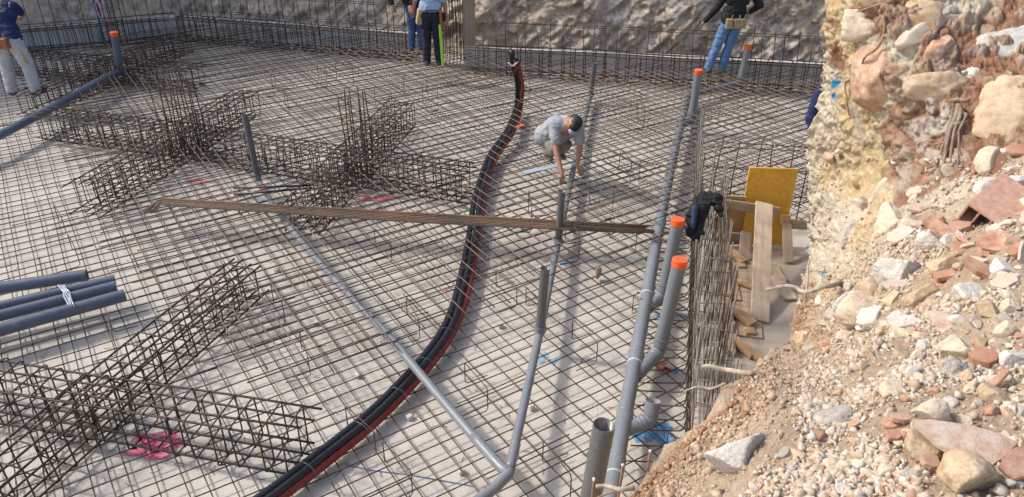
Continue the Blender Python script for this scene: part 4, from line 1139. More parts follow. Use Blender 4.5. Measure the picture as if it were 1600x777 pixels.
# boulders set in the rock face
FACE = [
 (1383, 140, 124, 'pink', 'large smooth pinkish boulder set in the rock face', (1.0, .8, .75)),
 (1352, 178, 60, 'lime', 'white stone under the left of the pinkish boulder', (.7, .8, 1.0)),
 (1466, 152, 66, 'lime_ochre', 'grey cream boulder right of the pinkish boulder', (1.1, .8, .65)),
 (1498, 36, 100, 'lime', 'long flat grey ledge stone near the top of the rock face', (1.2, .6, .3)),
 (1440, 50, 60, 'lime_ochre', 'blocky cream stone left of the long ledge stone', (.9, .8, .9)),
 (1472, 82, 56, 'pink', 'rounded brown stone in the dark hollow of the rock face', (.9, .8, .9)),
 (1582, 78, 84, 'conc_lump', 'large white stone at the top right edge', (1.2, .7, .6)),
 (1520, 118, 30, 'conc_lump', 'small white stone in the brown earth', (1, .7, .6)),
 (1570, 172, 80, 'lime_ochre', 'big smooth ochre boulder above the rubble at right', (1, .8, .9)),
 (1355, 52, 70, 'lime', 'white streaked slab stone high on the left of the face', (1.2, .7, .6)),
 (1600, 190, 40, 'conc_lump', 'white stone at the right edge beside the ochre boulder', (1, .8, .7)),
 (1375, 300, 40, 'lime', 'pale wedge set low in the rock face', (.6, .7, 1.1)),
 (1385, 355, 60, 'lime', 'broad white block at the foot of the rock face', (1, .7, .75)),
 (1325, 368, 32, 'conc_dark', 'grey wedge shaped stone low in the pale face', (.6, .6, 1.1)),
]
for i, (px, py, w_, mt, lab, sc) in enumerate(FACE):
    p, nn, dd = on_bank(px, py); s = w_ / FPX * dd / 2
    V, F_ = rock_v(1300 + i, 5, scale=(sc[0], sc[1], sc[2]), planes=9, rough=.05, soft=90)
    V = V * [1, 1, 1.25] * 1.22; V[:, 1] *= .62                # broad side out, shallow into the hill
    nh = nn * .8 + np.array([-.35, -.75, .25]); nh /= np.linalg.norm(nh); tx = np.cross(nh, [0, 0, 1]); tx /= np.linalg.norm(tx); ax_ = rng.normal(0, .28); tz = np.cross(tx, nh)
    tx, tz = tx * math.cos(ax_) + tz * math.sin(ax_), tz * math.cos(ax_) - tx * math.sin(ax_)
    W = (V[:, :1] * tx + V[:, 2:] * tz - V[:, 1:2] * nh) * s
    Pw = W + p; un = W / (np.linalg.norm(W, axis=1)[:, None] + 1e-9)
    W = W + un * (.022 * fbm(Pw * 6, 61, 4, .65) + .012 * fbm(Pw * 22, 62, 3, .75))[:, None]
    me2 = mesh_np('boulder', W / .2, F_); o = link('boulder', me2, M[mt]); o.scale = (.2, .2, .2)
    o.location = p - nh * s * .52
    tag(o, lab, 'boulder', 'boulders set in the rock face')

# terracotta pieces
def plate(w, l, th, seed, n=9):
    rg = np.random.default_rng(seed); ang = np.sort(np.linspace(0, 2 * math.pi, n, endpoint=False) + rg.uniform(-.18, .18, n))
    ca, sa = np.cos(ang), np.sin(ang); k = (np.abs(ca) ** 5 + np.abs(sa) ** 5) ** (-1 / 5) * rg.uniform(.84, 1.05, n)
    poly = [(w / 2 * a * r, l / 2 * b * r) for a, b, r in zip(ca, sa, k)]
    bm = bmesh.new(); vs = [bm.verts.new((x, y, -th / 2)) for x, y in poly]; f = bm.faces.new(vs)
    ex = bmesh.ops.extrude_face_region(bm, geom=[f]); tops = [v for v in ex['geom'] if isinstance(v, bmesh.types.BMVert)]
    for v in tops: v.co.z += th; v.co.x += rg.normal(0, .03 * w) ; v.co.y += rg.normal(0, .03 * l)
    bmesh.ops.recalc_face_normals(bm, faces=bm.faces)
    bmesh.ops.bevel(bm, geom=bm.edges[:], offset=th * .07, segments=1, affect='EDGES')
    me = bpy.data.meshes.new('plate'); bm.to_mesh(me); bm.free(); return me
TER = [
 (1408, 372, 46, 26, .02, 'terra_dust', (.3, -.2, .3), 'small pinkish tile shard at the foot of the face'),
 (1540, 572, 40, 30, .03, 'terra', (.4, -.4, .6), 'red brick shard right of the dark pointed lump'),
 (1408, 664, 30, 16, .014, 'terra', (.2, .1, -.3), 'thin orange shard left of the big plate'),
 (1452, 733, 30, 22, .016, 'terra', (.4, .3, .3), 'small curved red shard beside the largest sandy boulder'),
 (1395, 688, 22, 14, .016, 'terra', (.2, .1, .2), 'small rust red chip in the gravel'),
 (1345, 668, 16, 12, .014, 'terra', (.2, .1, .2), 'tiny red chip on the fine gravel'),
 (1408, 450, 40, 26, .02, 'terra_dust', (.3, .3, .2), 'pink grey tile shard below the white concrete lump'),
 (1560, 262, 36, 30, .016, 'terra', (.8, .2, .3), 'orange tile shard standing above the hollow brick'),
 (1592, 240, 36, 22, .02, 'terra', (.4, .3, -.4), 'terracotta shard at the right edge under the ochre boulder'),
 (1500, 395, 34, 20, .02, 'terra', (.3, -.2, .4), 'dull red shard between grey lumps'),
 (1480, 436, 36, 20, .02, 'terra', (.3, .2, -.3), 'brown red shard below the ochre stone'),
 (1575, 445, 40, 22, .018, 'terra_dust', (.2, .2, .1), 'dusty shard near the right edge under the squarish lump'),
 (1435, 330, 36, 20, .018, 'terra_dust', (.3, .3, -.3), 'pale pink shard at the top of the rubble'),
]
for i, (px, py, w_, l_, th, mt, rot, lab) in enumerate(TER):
    p, nn, dd = on_bank(px, py); k = dd / FPX
    o = link('brick_shard', plate(w_ * k, l_ * k * 1.25, max(th, .01), 40 + i), M[mt]); o.location = p + nn * (.012 + th * .5)
    zc_ = nn + np.array([0, 0, .8]); zc_ /= np.linalg.norm(zc_); xa = np.array([1.0, .0, 0]); ya = np.cross(zc_, xa); ya /= np.linalg.norm(ya); xa = np.cross(ya, zc_)
    o.rotation_euler = (Matrix(np.stack([xa, ya, zc_], 1).tolist()) @ Euler([q * .6 for q in rot]).to_matrix()).to_euler()
    tag(o, lab, 'brick shard', 'terracotta pieces in the rubble')
rgt = np.random.default_rng(23); nt_ = 0
while nt_ < 22:
    px, py = rgt.uniform(1430, 1610), rgt.uniform(255, 450)
    if facemask(np.array([px]), np.array([py]))[0] > .45: continue
    p, nn, dd = on_bank(px, py); k = dd / FPX; w_ = rgt.uniform(22, 52)
    o = link('brick_shard', plate(w_ * k, w_ * k * rgt.uniform(.4, .8), rgt.uniform(.012, .035), 400 + nt_, 6 + nt_ % 3), M[('terra', 'terra_dust')[nt_ % 2]])
    o.location = p + nn * rgt.uniform(.0, .03); o.rotation_euler = (rgt.normal(.35, .4), rgt.normal(-.1, .4), rgt.uniform(0, 6.28))
    tag(o, 'broken terracotta shard in the upper right of the rubble, below the rock face', 'brick shard', 'loose shards in the upper right of the rubble'); nt_ += 1
# larger pieces whose outline shows: cut to that outline on the slope's own plane, with their thickness
def outlined(pts, th, mt, label, lift=.03, tilt=(0, 0, 0)):
    c = np.mean(pts, 0); p, nn, dd = on_bank(*c); nn = nn * .4 + np.array([0, -.35, .75]) + np.array(tilt); nn /= np.linalg.norm(nn); p = p + nn * (lift + .03)
    P = []
    for q in pts:
        d = atD(q[0], q[1], 1.0) - np.array([0, 0, CAMZ]); P.append(np.array([0, 0, CAMZ]) + d * ((p - np.array([0, 0, CAMZ])) @ nn) / (d @ nn))
    P = np.array(P); ctr = P.mean(0)
    bm = bmesh.new(); vs = [bm.verts.new(q - ctr) for q in P]; f = bm.faces.new(vs)
    ex = bmesh.ops.extrude_face_region(bm, geom=[f])
    for v in ex['geom']:
        if isinstance(v, bmesh.types.BMVert): v.co -= Vector(nn * th); v.co += Vector((rng.normal(0, .003), rng.normal(0, .003), 0))
    bmesh.ops.recalc_face_normals(bm, faces=bm.faces); bmesh.ops.bevel(bm, geom=bm.edges[:], offset=.0022, segments=2, affect='EDGES')
    me = bpy.data.meshes.new('brick_shard'); bm.to_mesh(me); bm.free()
    # unit-size object space so the clay pattern has its own scale
    o = link('brick_shard', me, M[mt]); o.location = ctr
    sz = .1; me.transform(Matrix.Scale(1 / sz, 4)); o.scale = (sz,) * 3
    tag(o, label, 'brick shard', 'terracotta pieces in the rubble')
outlined([(1427, 655), (1455, 655), (1520, 664), (1565, 678), (1593, 692), (1568, 716), (1537, 737), (1500, 717), (1470, 694)], .024, 'terra_dust', 'big flat dusty terracotta plate at lower right, largest brick piece', .05, (-.1, -.1, 0))
outlined([(1527, 374), (1545, 358), (1572, 362), (1597, 380), (1572, 394), (1535, 388)], .05, 'terra', 'thick terracotta block below the hollow brick', .07)
outlined([(1443, 343), (1455, 336), (1496, 360), (1532, 384), (1522, 394), (1480, 372)], .035, 'terra', 'long thin terracotta slab leaning across the rubble at the foot of the face', .06)
outlined([(1503, 405), (1514, 399), (1545, 414), (1566, 428), (1558, 436), (1525, 423)], .03, 'terra', 'dark terracotta strip between white concrete lumps', .045)
outlined([(1455, 487), (1470, 485), (1490, 491), (1501, 514), (1478, 517), (1462, 503)], .022, 'terra_dust', 'square tile shard with mortar on top, mid slope', .04)
outlined([(1560, 728), (1575, 703), (1605, 694), (1640, 705), (1615, 742), (1585, 750)], .018, 'terra', 'tilted terracotta shard at the right edge beside the big plate', .05, (-.35, 0, 0))
outlined([(1540, 604), (1552, 590), (1574, 572), (1578, 580), (1563, 597), (1550, 608)], .014, 'terra', 'orange curved tile sliver near the right edge', .05, (-.4, 0, 0))
# hollow brick
p, nn, dd = on_bank(1566, 333); k = dd / FPX; L, Wd, Hh = 92 * k, 62 * k, 40 * k; th = .011
m = MB()
m.box((0, 0, Hh / 2), (L, Wd, th)); m.box((0, 0, -Hh / 2), (L, Wd, th))
for y in (-Wd / 2 + th / 2, -Wd / 6, Wd / 6, Wd / 2 - th / 2): m.box((0, y, 0), (L - .002, th * .8, Hh - th))
o = m.build('hollow_brick', M['terra_brick']); o.location = p + nn * .05; o.rotation_euler = (.35, -.32, .62)
tag(o, 'broken hollow terracotta brick showing its cells, at the right edge', 'brick', 'terracotta pieces in the rubble')
# brick stub standing on the mat
p = atZ(935, 432, .06); V, F_ = rock_v(61, 3, scale=(.05, .04, .075), planes=9, rough=.03)
o = link('brick_stub', mesh_np('brick_stub', V, F_), M['terra']); o.location = p + [0, 0, .06]; o.rotation_euler = (.1, .25, .4); tag(o, 'brown brick stub standing on the bare mat left of the thick drain', 'brick stub')

# medium stones: one object each
def pick(n, smin, smax, seed, face=False):
    rg = np.random.default_rng(seed); out = []
    while len(out) < n:
        px, py = rg.uniform(990, 1640), rg.uniform(235, 800)
        if px < np.interp(py, EDGE[:, 1], EDGE[:, 0]) + 8: continue
        f = facemask(np.array([px]), np.array([py]))[0]
        if (f > .4) != face: continue
        dens = .25 + .75 * (px > 1250) if not face else 1
        if py > 560 and px < 1380: dens *= .35
        if rg.random() > dens: continue
        out.append((px, py, rg.uniform(smin, smax) ** 1.0))
    return out
lib = {}
for i in range(16): lib[i] = rock_mesh(2000 + i, 4, scale=(1.15, .85, .65), planes=7, rough=.05, soft=90)
cols = ['lime', 'lime', 'lime_ochre', 'conc_lump', 'lime', 'lime_ochre', 'conc_dark']
libm = {}
for i, (px, py, s) in enumerate(pick(235, 7, 22, 5)):
    p, nn, dd = on_bank(px, py); mt = cols[int(rng.integers(len(cols)))] if rng.random() > .1 else 'terra'
    key = (i % 16, mt)
    if key not in libm:
        me2 = lib[i % 16].copy(); me2.materials.append(M[mt]); libm[key] = me2
    o = bpy.data.objects.new('stone', libm[key]); COL.objects.link(o)
    s *= 1 - .45 * (px < 1250)
    r_ = s / FPX * dd / 2; place(o, p + nn * r_ * .25, r_ * 1.15, 3000 + i)
    kind = {'lime': 'cream angular limestone', 'lime_ochre': 'ochre angular limestone', 'conc_lump': 'whitish broken concrete', 'conc_dark': 'grey broken concrete', 'terra': 'red terracotta'}[mt]
    tag(o, 'fist sized %s piece among the gravel of the rubble slope' % kind, 'stone', '%s pieces on the rubble slope' % kind)

for i, (px, py, s) in enumerate(pick(62, 8, 26, 15, True)):
    if px < 1410 and i % 3: continue
    p, nn, dd = on_bank(px, py); mt = ('lime', 'lime_ochre', 'pink', 'lime', 'conc_lump')[i % 5]
    key = (i % 16, mt)
    if key not in libm:
        me2 = lib[i % 16].copy(); me2.materials.append(M[mt]); libm[key] = me2
    o = bpy.data.objects.new('stone', libm[key]); COL.objects.link(o)
    r_ = s / FPX * dd / 2; place(o, p - nn * r_ * .35, r_ * 1.2, 3600 + i)
    tag(o, 'small stone bedded in the upright rock face', 'stone', 'small stones bedded in the rock face')

# gravel: one object
def hull(seed, npts=10, scale=(1.15, .85, .65)):
    rg = np.random.default_rng(seed); P = rg.normal(size=(npts, 3)); P /= np.linalg.norm(P, axis=1)[:, None]; P *= rg.uniform(.8, 1.1, (npts, 1)); P *= np.array(scale)
    bm = bmesh.new(); [bm.verts.new(p) for p in P]; r = bmesh.ops.convex_hull(bm, input=bm.verts[:])
    bmesh.ops.delete(bm, geom=[v for v in bm.verts if not v.link_faces], context='VERTS'); bm.verts.index_update()
    V = np.array([v.co[:] for v in bm.verts]); F = np.array([[v.index for v in f.verts] for f in bm.faces]); bm.free(); return V, F
def gravel(n, seed):
    rg = np.random.default_rng(seed); tm = [hull(5000 + i, 9 + i % 6) for i in range(48)]
    vs, fs, tone = [], [], []; k = 0; cnt = 0; tries = 0
    while cnt < n and tries < n * 6:
        tries += 1
        px, py = rg.uniform(975, 1680), rg.uniform(250, 830)
        if px < np.interp(py, EDGE[:, 1], EDGE[:, 0]) + 5: continue
        f = facemask(np.array([px]), np.array([py]))[0]
        if f > .5 and rg.random() > .10: continue
        dns = .5 + .5 * math.sin(px * .021 + 1) * math.sin(py * .027) + (.5 if (px > 1240 and py > 470) else -.05)
        if px < 1260 and py > 560: dns -= .25
        if rg.random() > dns: continue
        p, nn, dd = on_bank(px, py)
        if f < .5 and rg.random() > np.clip(.62 + 2.1 * fbm(p[None] * 2.6, 91, 3)[0] - .5 * ((px > 1500) & (py > 430) & (py < 575)), .04, 1): continue
        r = (rg.lognormal(0, .42) * (.0046 if rg.random() < .62 else .0092)) * (1 if f < .5 else 1.5)
        if px < 1250: r *= .75
        r = min(r, .024)
        a = Euler((rg.uniform(0, 6.3), rg.uniform(0, 6.3), rg.uniform(0, 6.3))).to_matrix()
        tv, tf = tm[int(rg.integers(48))]; nv = len(tv)
        V = tv @ np.array(a).T * r * 1.15 + p + nn * r * .22
        vs.append(V); fs.append(tf + k); k += nv; cnt += 1
        tn = np.clip(rg.beta(2.2, 2.0), 0, .93) if rg.random() > .045 else 1.0
        tone.append(np.full(nv, tn))
    me = mesh_np('gravel', np.concatenate(vs), np.concatenate(fs))
    at = me.attributes.new('tone', 'FLOAT', 'POINT'); at.data.foreach_set('value', np.concatenate(tone).astype(np.float32))
    tag(link('gravel', me, M['gravel']), kind='stuff')
gravel(20000, 9)
def crumbs(n, seed):
    rg = np.random.default_rng(seed); D, F0 = ICO[2]; tm = [hull(6000 + i, 8 + i % 5, (1.05, .9, .8)) for i in range(20)]
    vs, fs, tone = [], [], []; k = 0
    while len(vs) < n:
        py = rg.uniform(440, 800); e0 = np.interp(py, EDGE[:, 1], EDGE[:, 0])
        px = e0 + abs(rg.normal(0, 55)) + 1
        if px > 1420: continue
        p, nn, dd = on_bank(px, py); r = min(rg.lognormal(0, .75) * .0034, .024)
        tv, F0 = tm[int(rg.integers(20))]
        V = tv @ np.array(Euler((rg.uniform(0, 6), rg.uniform(0, 6), rg.uniform(0, 6))).to_matrix()).T * r + p + nn * r * .15
        vs.append(V); fs.append(F0 + k); k += len(tv); tone.append(np.full(len(tv), np.clip(rg.normal(.04 + .16 * (px - e0) / 60, .08), 0, .6)))
    me = mesh_np('soil_crumbs', np.concatenate(vs), np.concatenate(fs)); at = me.attributes.new('tone', 'FLOAT', 'POINT'); at.data.foreach_set('value', np.concatenate(tone).astype(np.float32))
    tag(link('soil_crumbs', me, M['gravel']), kind='stuff')
crumbs(8000, 19)

# roots and twigs
def root(px_pts, r0, r1, mt, label, lift=.02, name='root'):
    P = []
    for q in px_pts:
        if len(q) == 3: P.append(atD(*q))
        else:
            p, nn, dd = on_bank(*q); P.append(p + nn * lift)
    P = smooth_path(P, 6); P = P + .008 * np.stack([vnoise(P * 12, 5), vnoise(P * 12, 6), vnoise(P * 12, 7)], 1)
    o = MB().tube(P, np.linspace(r0, r1, len(P)), 7).build(name, M[mt], None, smooth=True)
    return tag(o, label, 'root')
root([(1384, 32), (1378, 50), (1368, 75), (1355, 100), (1345, 112), (1328, 135), (1322, 155), (1330, 175), (1336, 190)], .010, .006, 'root', 'long thin brown root hanging down the left of the rock face', .05)
root([(1342, 16), (1365, 12), (1392, 4), (1400, -6)], .006, .008, 'root', 'thin brown root near the top of the rock face')
root([(1198, 452, 5.5), (1225, 448, 5.45), (1245, 450, 5.4), (1260, 456, 5.3), (1290, 447, 5.2), (1318, 446)], .012, .018, 'root_grey', 'pale root sticking out of the bank over the pit')
root([(1261, 456, 5.3), (1262, 430, 5.45), (1266, 405, 5.5)], .010, .006, 'root_grey', 'pale upright side root at the corner of the pit')
root([(1258, 458, 5.3), (1260, 475, 5.3), (1278, 478, 5.2)], .009, .006, 'root', 'short hooked root below the pale root')
root([(1068, 612, 3.9), (1085, 606, 3.85), (1110, 607, 3.8), (1140, 604)], .004, .006, 'root_grey', 'thin pale root reaching over the cage from the slope')
root([(1098, 573, 3.9), (1115, 573, 3.85), (1145, 580, 3.8), (1175, 590)], .011, .014, 'root_grey', 'thicker pale root end at the lip of the slope above the thin one')
root([(930, 759, 2.75), (945, 757, 2.75), (965, 764, 2.7), (995, 768)], .007, .010, 'root_grey', 'pale frayed root at the lip of the slope near the bottom edge')
root([(928, 778, 2.72), (950, 768, 2.72), (975, 766, 2.7)], .004, .004, 'root', 'thin brown root under the frayed one near the bottom edge')
for i, (x0_, x1_, x2_, y2_, r_) in enumerate(((1502, 1488, 1474, 262, .022), (1506, 1494, 1480, 250, .018), (1496, 1480, 1469, 248, .014), (1510, 1500, 1486, 240, .012), (1500, 1478, 1460, 236, .009), (1505, 1498, 1490, 265, .009))):
    root([(x0_, 168 + i * 3), ((x0_ + x1_) / 2 + 2, 188), (x1_, 212), (x2_, y2_)], r_, r_ * .45, 'root_brown', 'strand of the thick grey brown root clump hanging in the brown earth', .04)['group'] = 'strands of the grey root clump'
root([(1405, 245), (1425, 235), (1445, 225), (1460, 215)], .005, .004, 'root', 'fine brown root in the red earth left of the root clump')
root([(1425, 335), (1445, 330), (1460, 328)], .006, .004, 'root', 'short brown twig at the top of the rubble')
root([(1400, 340), (1410, 345), (1418, 356)], .005, .004, 'root', 'short dark twig against the white block at the foot of the face')

# ================================================================== PEOPLE
def blob_mesh(name, parts, voxel=.011, smooth=6, wr=0.0, seed=0):
    """union of tapered, optionally flattened capsules -> one continuous skin"""
    mb = MB(); D, F0 = ICO[2]
    for c in parts:
        p0, p1, r0, r1 = np.asarray(c[0], float), np.asarray(c[1], float), c[2], c[3]
        L = np.linalg.norm(p1 - p0)
        n = max(2, int(L / (min(r0, r1) * .55)) + 1)
        for t in np.linspace(0, 1, n):
            r = r0 + (r1 - r0) * t; q = p0 + (p1 - p0) * t
            sc = np.array(c[4]) if len(c) > 4 else np.ones(3)
            V = D * r * sc
            mb.add(V + q, F0)
    me = bpy.data.meshes.new(name); me.from_pydata(np.concatenate(mb.v).tolist(), [], mb.f); me.update()
    tmp = bpy.data.objects.new('tmp', me); COL.objects.link(tmp)
    md = tmp.modifiers.new('r', 'REMESH'); md.mode = 'VOXEL'; md.voxel_size = voxel; md.use_smooth_shade = True
    if smooth:
        ms = tmp.modifiers.new('s', 'SMOOTH'); ms.factor = .5; ms.iterations = smooth
    dg = bpy.context.evaluated_depsgraph_get()
    out = bpy.data.meshes.new_from_object(tmp.evaluated_get(dg)); out.name = name
    bpy.data.objects.remove(tmp); bpy.data.meshes.remove(me)
    if wr:
        n = len(out.vertices); co = np.zeros(n * 3, np.float32); out.vertices.foreach_get('co', co); co = co.reshape(-1, 3).astype(float)
        no = np.zeros(n * 3, np.float32); out.vertex_normals.foreach_get('vector', no); no = no.reshape(-1, 3)
        co += no * (wr * fbm(co * [9, 9, 22] + seed, seed, 3, .55, True))[:, None]
        out.vertices.foreach_set('co', co.astype(np.float32).ravel()); out.update()
    return out
def hand_parts(w, d, palm_n, side, curl=.35):
    """palm plus five fingers; w wrist, d pointing direction, palm_n palm normal, side = thumb direction"""
    w = np.asarray(w, float); d = np.asarray(d, float) / np.linalg.norm(d)
    pn = np.asarray(palm_n, float); pn = pn - d * (pn @ d); pn /= np.linalg.norm(pn); x = np.cross(d, pn) * side
    P = [(w, w + d * .04, .026, .027), (w + d * .045 + x * .02, w + d * .085 + x * .024, .019, .016), (w + d * .045 - x * .02, w + d * .08 - x * .024, .019, .015)]
    for k, (off, L) in enumerate(((.030, .072), (.010, .082), (-.011, .076), (-.031, .058))):
        a = w + d * .085 + x * off; b = a + (d + pn * curl * .5 + x * off * 2).astype(float) * L * .5; c = b + (d * (1 - curl) + pn * curl * 1.6) * L * .5
        P += [(a - d * .02, b, .0098, .0092), (b, c, .0092, .0078)]
    a = w + d * .03 + x * .026; b = a + (d * .6 + x * .75) * .04; c = b + (d * .9 + x * .2 + pn * curl) * .032
    P += [(a, b, .0125, .011), (b, c, .011, .009)]
    return P
def person(label, J, wear, loc, extras=None, face_dir=(0, -1, 0), sc=1.0):
    """J: joints in local metres"""
    J = {k: np.asarray(v, float) * sc for k, v in J.items()}
    t = thing('person', label, 'person', loc)
    sL, sR, hL, hR = J['sL'], J['sR'], J['hL'], J['hR']
    hip = (hL + hR) / 2; sho = (sL + sR) / 2; neck = J['neck']; head = J['head']
    fd = np.asarray(face_dir, float); fd /= np.linalg.norm(fd)
    up = (head - neck) / np.linalg.norm(head - neck); fd = fd - up * (fd @ up) * .7; fd /= np.linalg.norm(fd); rt = np.cross(fd, up); rt /= np.linalg.norm(rt)
    body = [(neck - up * .03, head - up * .03, .056, .052), (head + up * .03 - fd * .012, head + up * .035 + fd * .005, .088, .086), (head - up * .055 + fd * .03, head - up * .02 + fd * .02, .055, .068),
            (head - up * .015 + fd * .085, head - up * .035 + fd * .104, .011, .014), (head + rt * .078 - up * .02, head + rt * .082 + up * .01, .014, .017), (head - rt * .078 - up * .02, head - rt * .082 + up * .01, .014, .017),
            (sho, hip, .115, .115), (sL * .85 + sho * .15, sR * .85 + sho * .15, .08, .08)]
    for s in 'LR':
        body += [(J['s' + s], J['e' + s], .052, .041), (J['e' + s], J['w' + s], .041, .028)]
        d = J.get('hd' + s); d = (J['w' + s] - J['e' + s]) if d is None else d / sc
        body += hand_parts(J['w' + s], d, J['pn' + s] / sc if 'pn' + s in J else np.array([0, 0, -1.]) + .01, 1 if s == 'L' else -1, .45)
        body += [(J['h' + s], J['k' + s], .078, .055), (J['k' + s], J['a' + s], .055, .040)]
    link('body', blob_mesh('body', body, .0085, 4), M['skin'], t, True)
    # hair
    hp = [(head + up * .052 - fd * .028, head + up * .055 + fd * .022, .083, .073), (head - fd * .045 + up * .01, head - fd * .035 + up * .05, .075, .08), (head - fd * .06 - up * .045, head - fd * .05, .05, .065)]
    link('hair', blob_mesh('hair', hp, .011, 4, .006, 3), M['hair'], t, True)
    for q in (-1, 1):
        e = head + fd * .083 + rt * .034 * q + up * .012
        D, F0 = ICO[2]; MB().add(D * .011 + e, F0).build('eye', M['black_cl'], t, smooth=True, local=True)
    # shirt
    sl = wear.get('sleeve', 1.0)
    bow = J.get('bow', np.zeros(3)); chest = sho * .72 + hip * .28 + bow * .7; belly = sho * .3 + hip * .7 + bow
    ax = (sR - sL); ax /= np.linalg.norm(ax)
    sh = [(chest - ax * .085, chest + ax * .085, .128, .128), (sho - ax * .11 , sho + ax * .11, .088, .088), (belly - ax * .065, belly + ax * .065, .136, .136), (hip - ax * .075 + wear.get('hem', np.array([0, 0, .05])), hip + ax * .075 + wear.get('hem', np.array([0, 0, .05])), .142, .142) if wear.get('untucked', True) else (belly - ax * .06, belly + ax * .06, .12, .12),
          (chest, belly, .138, .138), (belly, hip, .136, .128) if wear.get('untucked', True) else (chest, belly, .13, .118)]
    sh += [(sho, neck - up * .02, .07, .058), (sho * .8 + hip * .2, (J['kL'] + J['kR']) * .2 + hip * .3 + sho * .3, .105, .095)] if 'bow' in J else [(sho, neck - up * .02, .07, .058)]
    for s in 'LR':
        a, e, w = J['s' + s], J['e' + s], J['w' + s]
        sh += [(a, a * (1 - min(1, sl * 2)) + e * min(1, sl * 2), .072, .064 if sl > .5 else .068)]
        if sl > .5: sh += [(e, e * (2 - 2 * sl) + w * (2 * sl - 1), .060, .045)]
    if 'bow' in J: sh = [(a[0], a[1], a[2] * 1.08, a[3] * 1.08) for a in sh]
    link('shirt', blob_mesh('shirt', sh, .011, 5, wear.get('wr', .012), 11), M[wear['shirt']], t, True)
    tr = [(hip - ax * .075, hip + ax * .075, .122, .122)]
    for s in 'LR':
        h, k, a = J['h' + s], J['k' + s], J['a' + s]
        tr += [(h, k, .102 * wear.get('loose', 1), .080 * wear.get('loose', 1)), (k, a + (k - a) * .06, .080 * wear.get('loose', 1), .068 * wear.get('loose', 1))]
    link('trousers', blob_mesh('trousers', tr, .011, 5, .013, 21), M[wear['trousers']], t, True)
    for s in 'LR':
        a, to = J['a' + s], J['t' + s]
        dd = to - a; dd[2] = 0; dd /= np.linalg.norm(dd); z0 = min(a[2], to[2])
        b = np.array([a[0], a[1], z0])
        link('shoe', blob_mesh('shoe', [(b - dd * .05 + [0, 0, .02], b + dd * .16 + [0, 0, .0], .043, .038), (b, a + [0, 0, .03], .045, .048), (b + dd * .02 + [0, 0, .02], b + dd * .1 + [0, 0, .01], .045, .043)], .009, 4), M[wear['shoe']], t, True)
    if extras: extras(t, J, hip, ax)
    return t

# --- crouching man in grey, tying bars
C0 = atZ(858, 250, .335)
def rel(px, py, y): return atY(px, py, y) - C0
Jc = dict(hL=rel(869, 220, 9.58), hR=rel(858, 219, 9.62), bow=(0, .04, .05), kL=rel(884, 226, 9.42), kR=rel(866, 233, 9.36), aL=rel(872, 240, 9.70), aR=rel(855, 244, 9.66), tL=rel(885, 247, 9.5), tR=rel(862, 254, 9.48),
          sL=rel(904, 200, 9.36), sR=rel(867, 194, 9.36), neck=rel(887, 188, 9.36), head=rel(896, 193, 9.22), eR=rel(869, 236, 9.18), wR=rel(878, 271, 9.00), eL=rel(906, 231, 9.28), wL=rel(902, 259, 9.22))
Jc['aL'][2] = max(Jc['aL'][2], .07); Jc['aR'][2] = .07; Jc['tL'][2] = .04; Jc['tR'][2] = .04
Jc['hdR'] = np.array([.02, -.3, -.8]); Jc['hdL'] = np.array([.35, -.25, -.6]); Jc['pnR'] = np.array([0, .8, -.3]); Jc['pnL'] = np.array([0.1, .5, -.8])
def ex_crouch(t, J, hip, ax):
    h = J['head']; f = np.array([-.25, -.70, -.66]); f /= np.linalg.norm(f)
    link('face_mask', blob_mesh('face_mask', [(h + f * .062 + [0, 0, -.055], h + f * .082 + [0, 0, -.02], .045, .046)], .009, 4), M['mask'], t, True)
person('crouching man in a grey T-shirt and face mask tying bars by the conduits', Jc, dict(shirt='grey_shirt', sleeve=.30, trousers='khaki', shoe='shoe_tan', hem=np.array([-.02, .03, .05])), C0, ex_crouch, (-.25, -.70, -.66))

def standing(loc, lean=(0, 0), stance=.2, yaw=0, arms=None, headoff=(0, 0, 0), sc=1.0, hipoff=(0, 0)):
    """standing figure seen from behind (facing +y), local joints; lean moves the shoulders"""
    lx, ly = lean; ho = np.array([hipoff[0], hipoff[1], 0])
    J = dict(aL=(-stance / 2 - .02, 0, .08), aR=(stance / 2 + .02, 0, .08), tL=(-stance / 2 - .04, .14, .045), tR=(stance / 2 + .05, .14, .045), kL=ho * .5 + [-stance / 2, .03, .48], kR=ho * .5 + [stance / 2, .03, .48], hL=ho + [-.09, 0, .90], hR=ho + [.09, 0, .90],
             sL=ho + [-.19 + lx, ly, 1.40 - abs(ly) * .15], sR=ho + [.19 + lx, ly, 1.40 - abs(ly) * .15], neck=ho + [lx, ly + .02, 1.48 - abs(ly) * .2], head=ho + [lx + headoff[0], ly + .05 + headoff[1], 1.63 - abs(ly) * .25 + headoff[2]])
    for s, q in (('L', -1), ('R', 1)):
        S = np.array(J['s' + s]); e, w = arms[s] if arms else ((q * .06, .02, -.28), (q * .02, .08, -.25))
        J['e' + s] = S + e; J['w' + s] = J['e' + s] + np.array(w)
    Rz = np.array(Euler((0, 0, yaw)).to_matrix())
    return {k: Rz @ np.asarray(v, float) for k, v in J.items()}
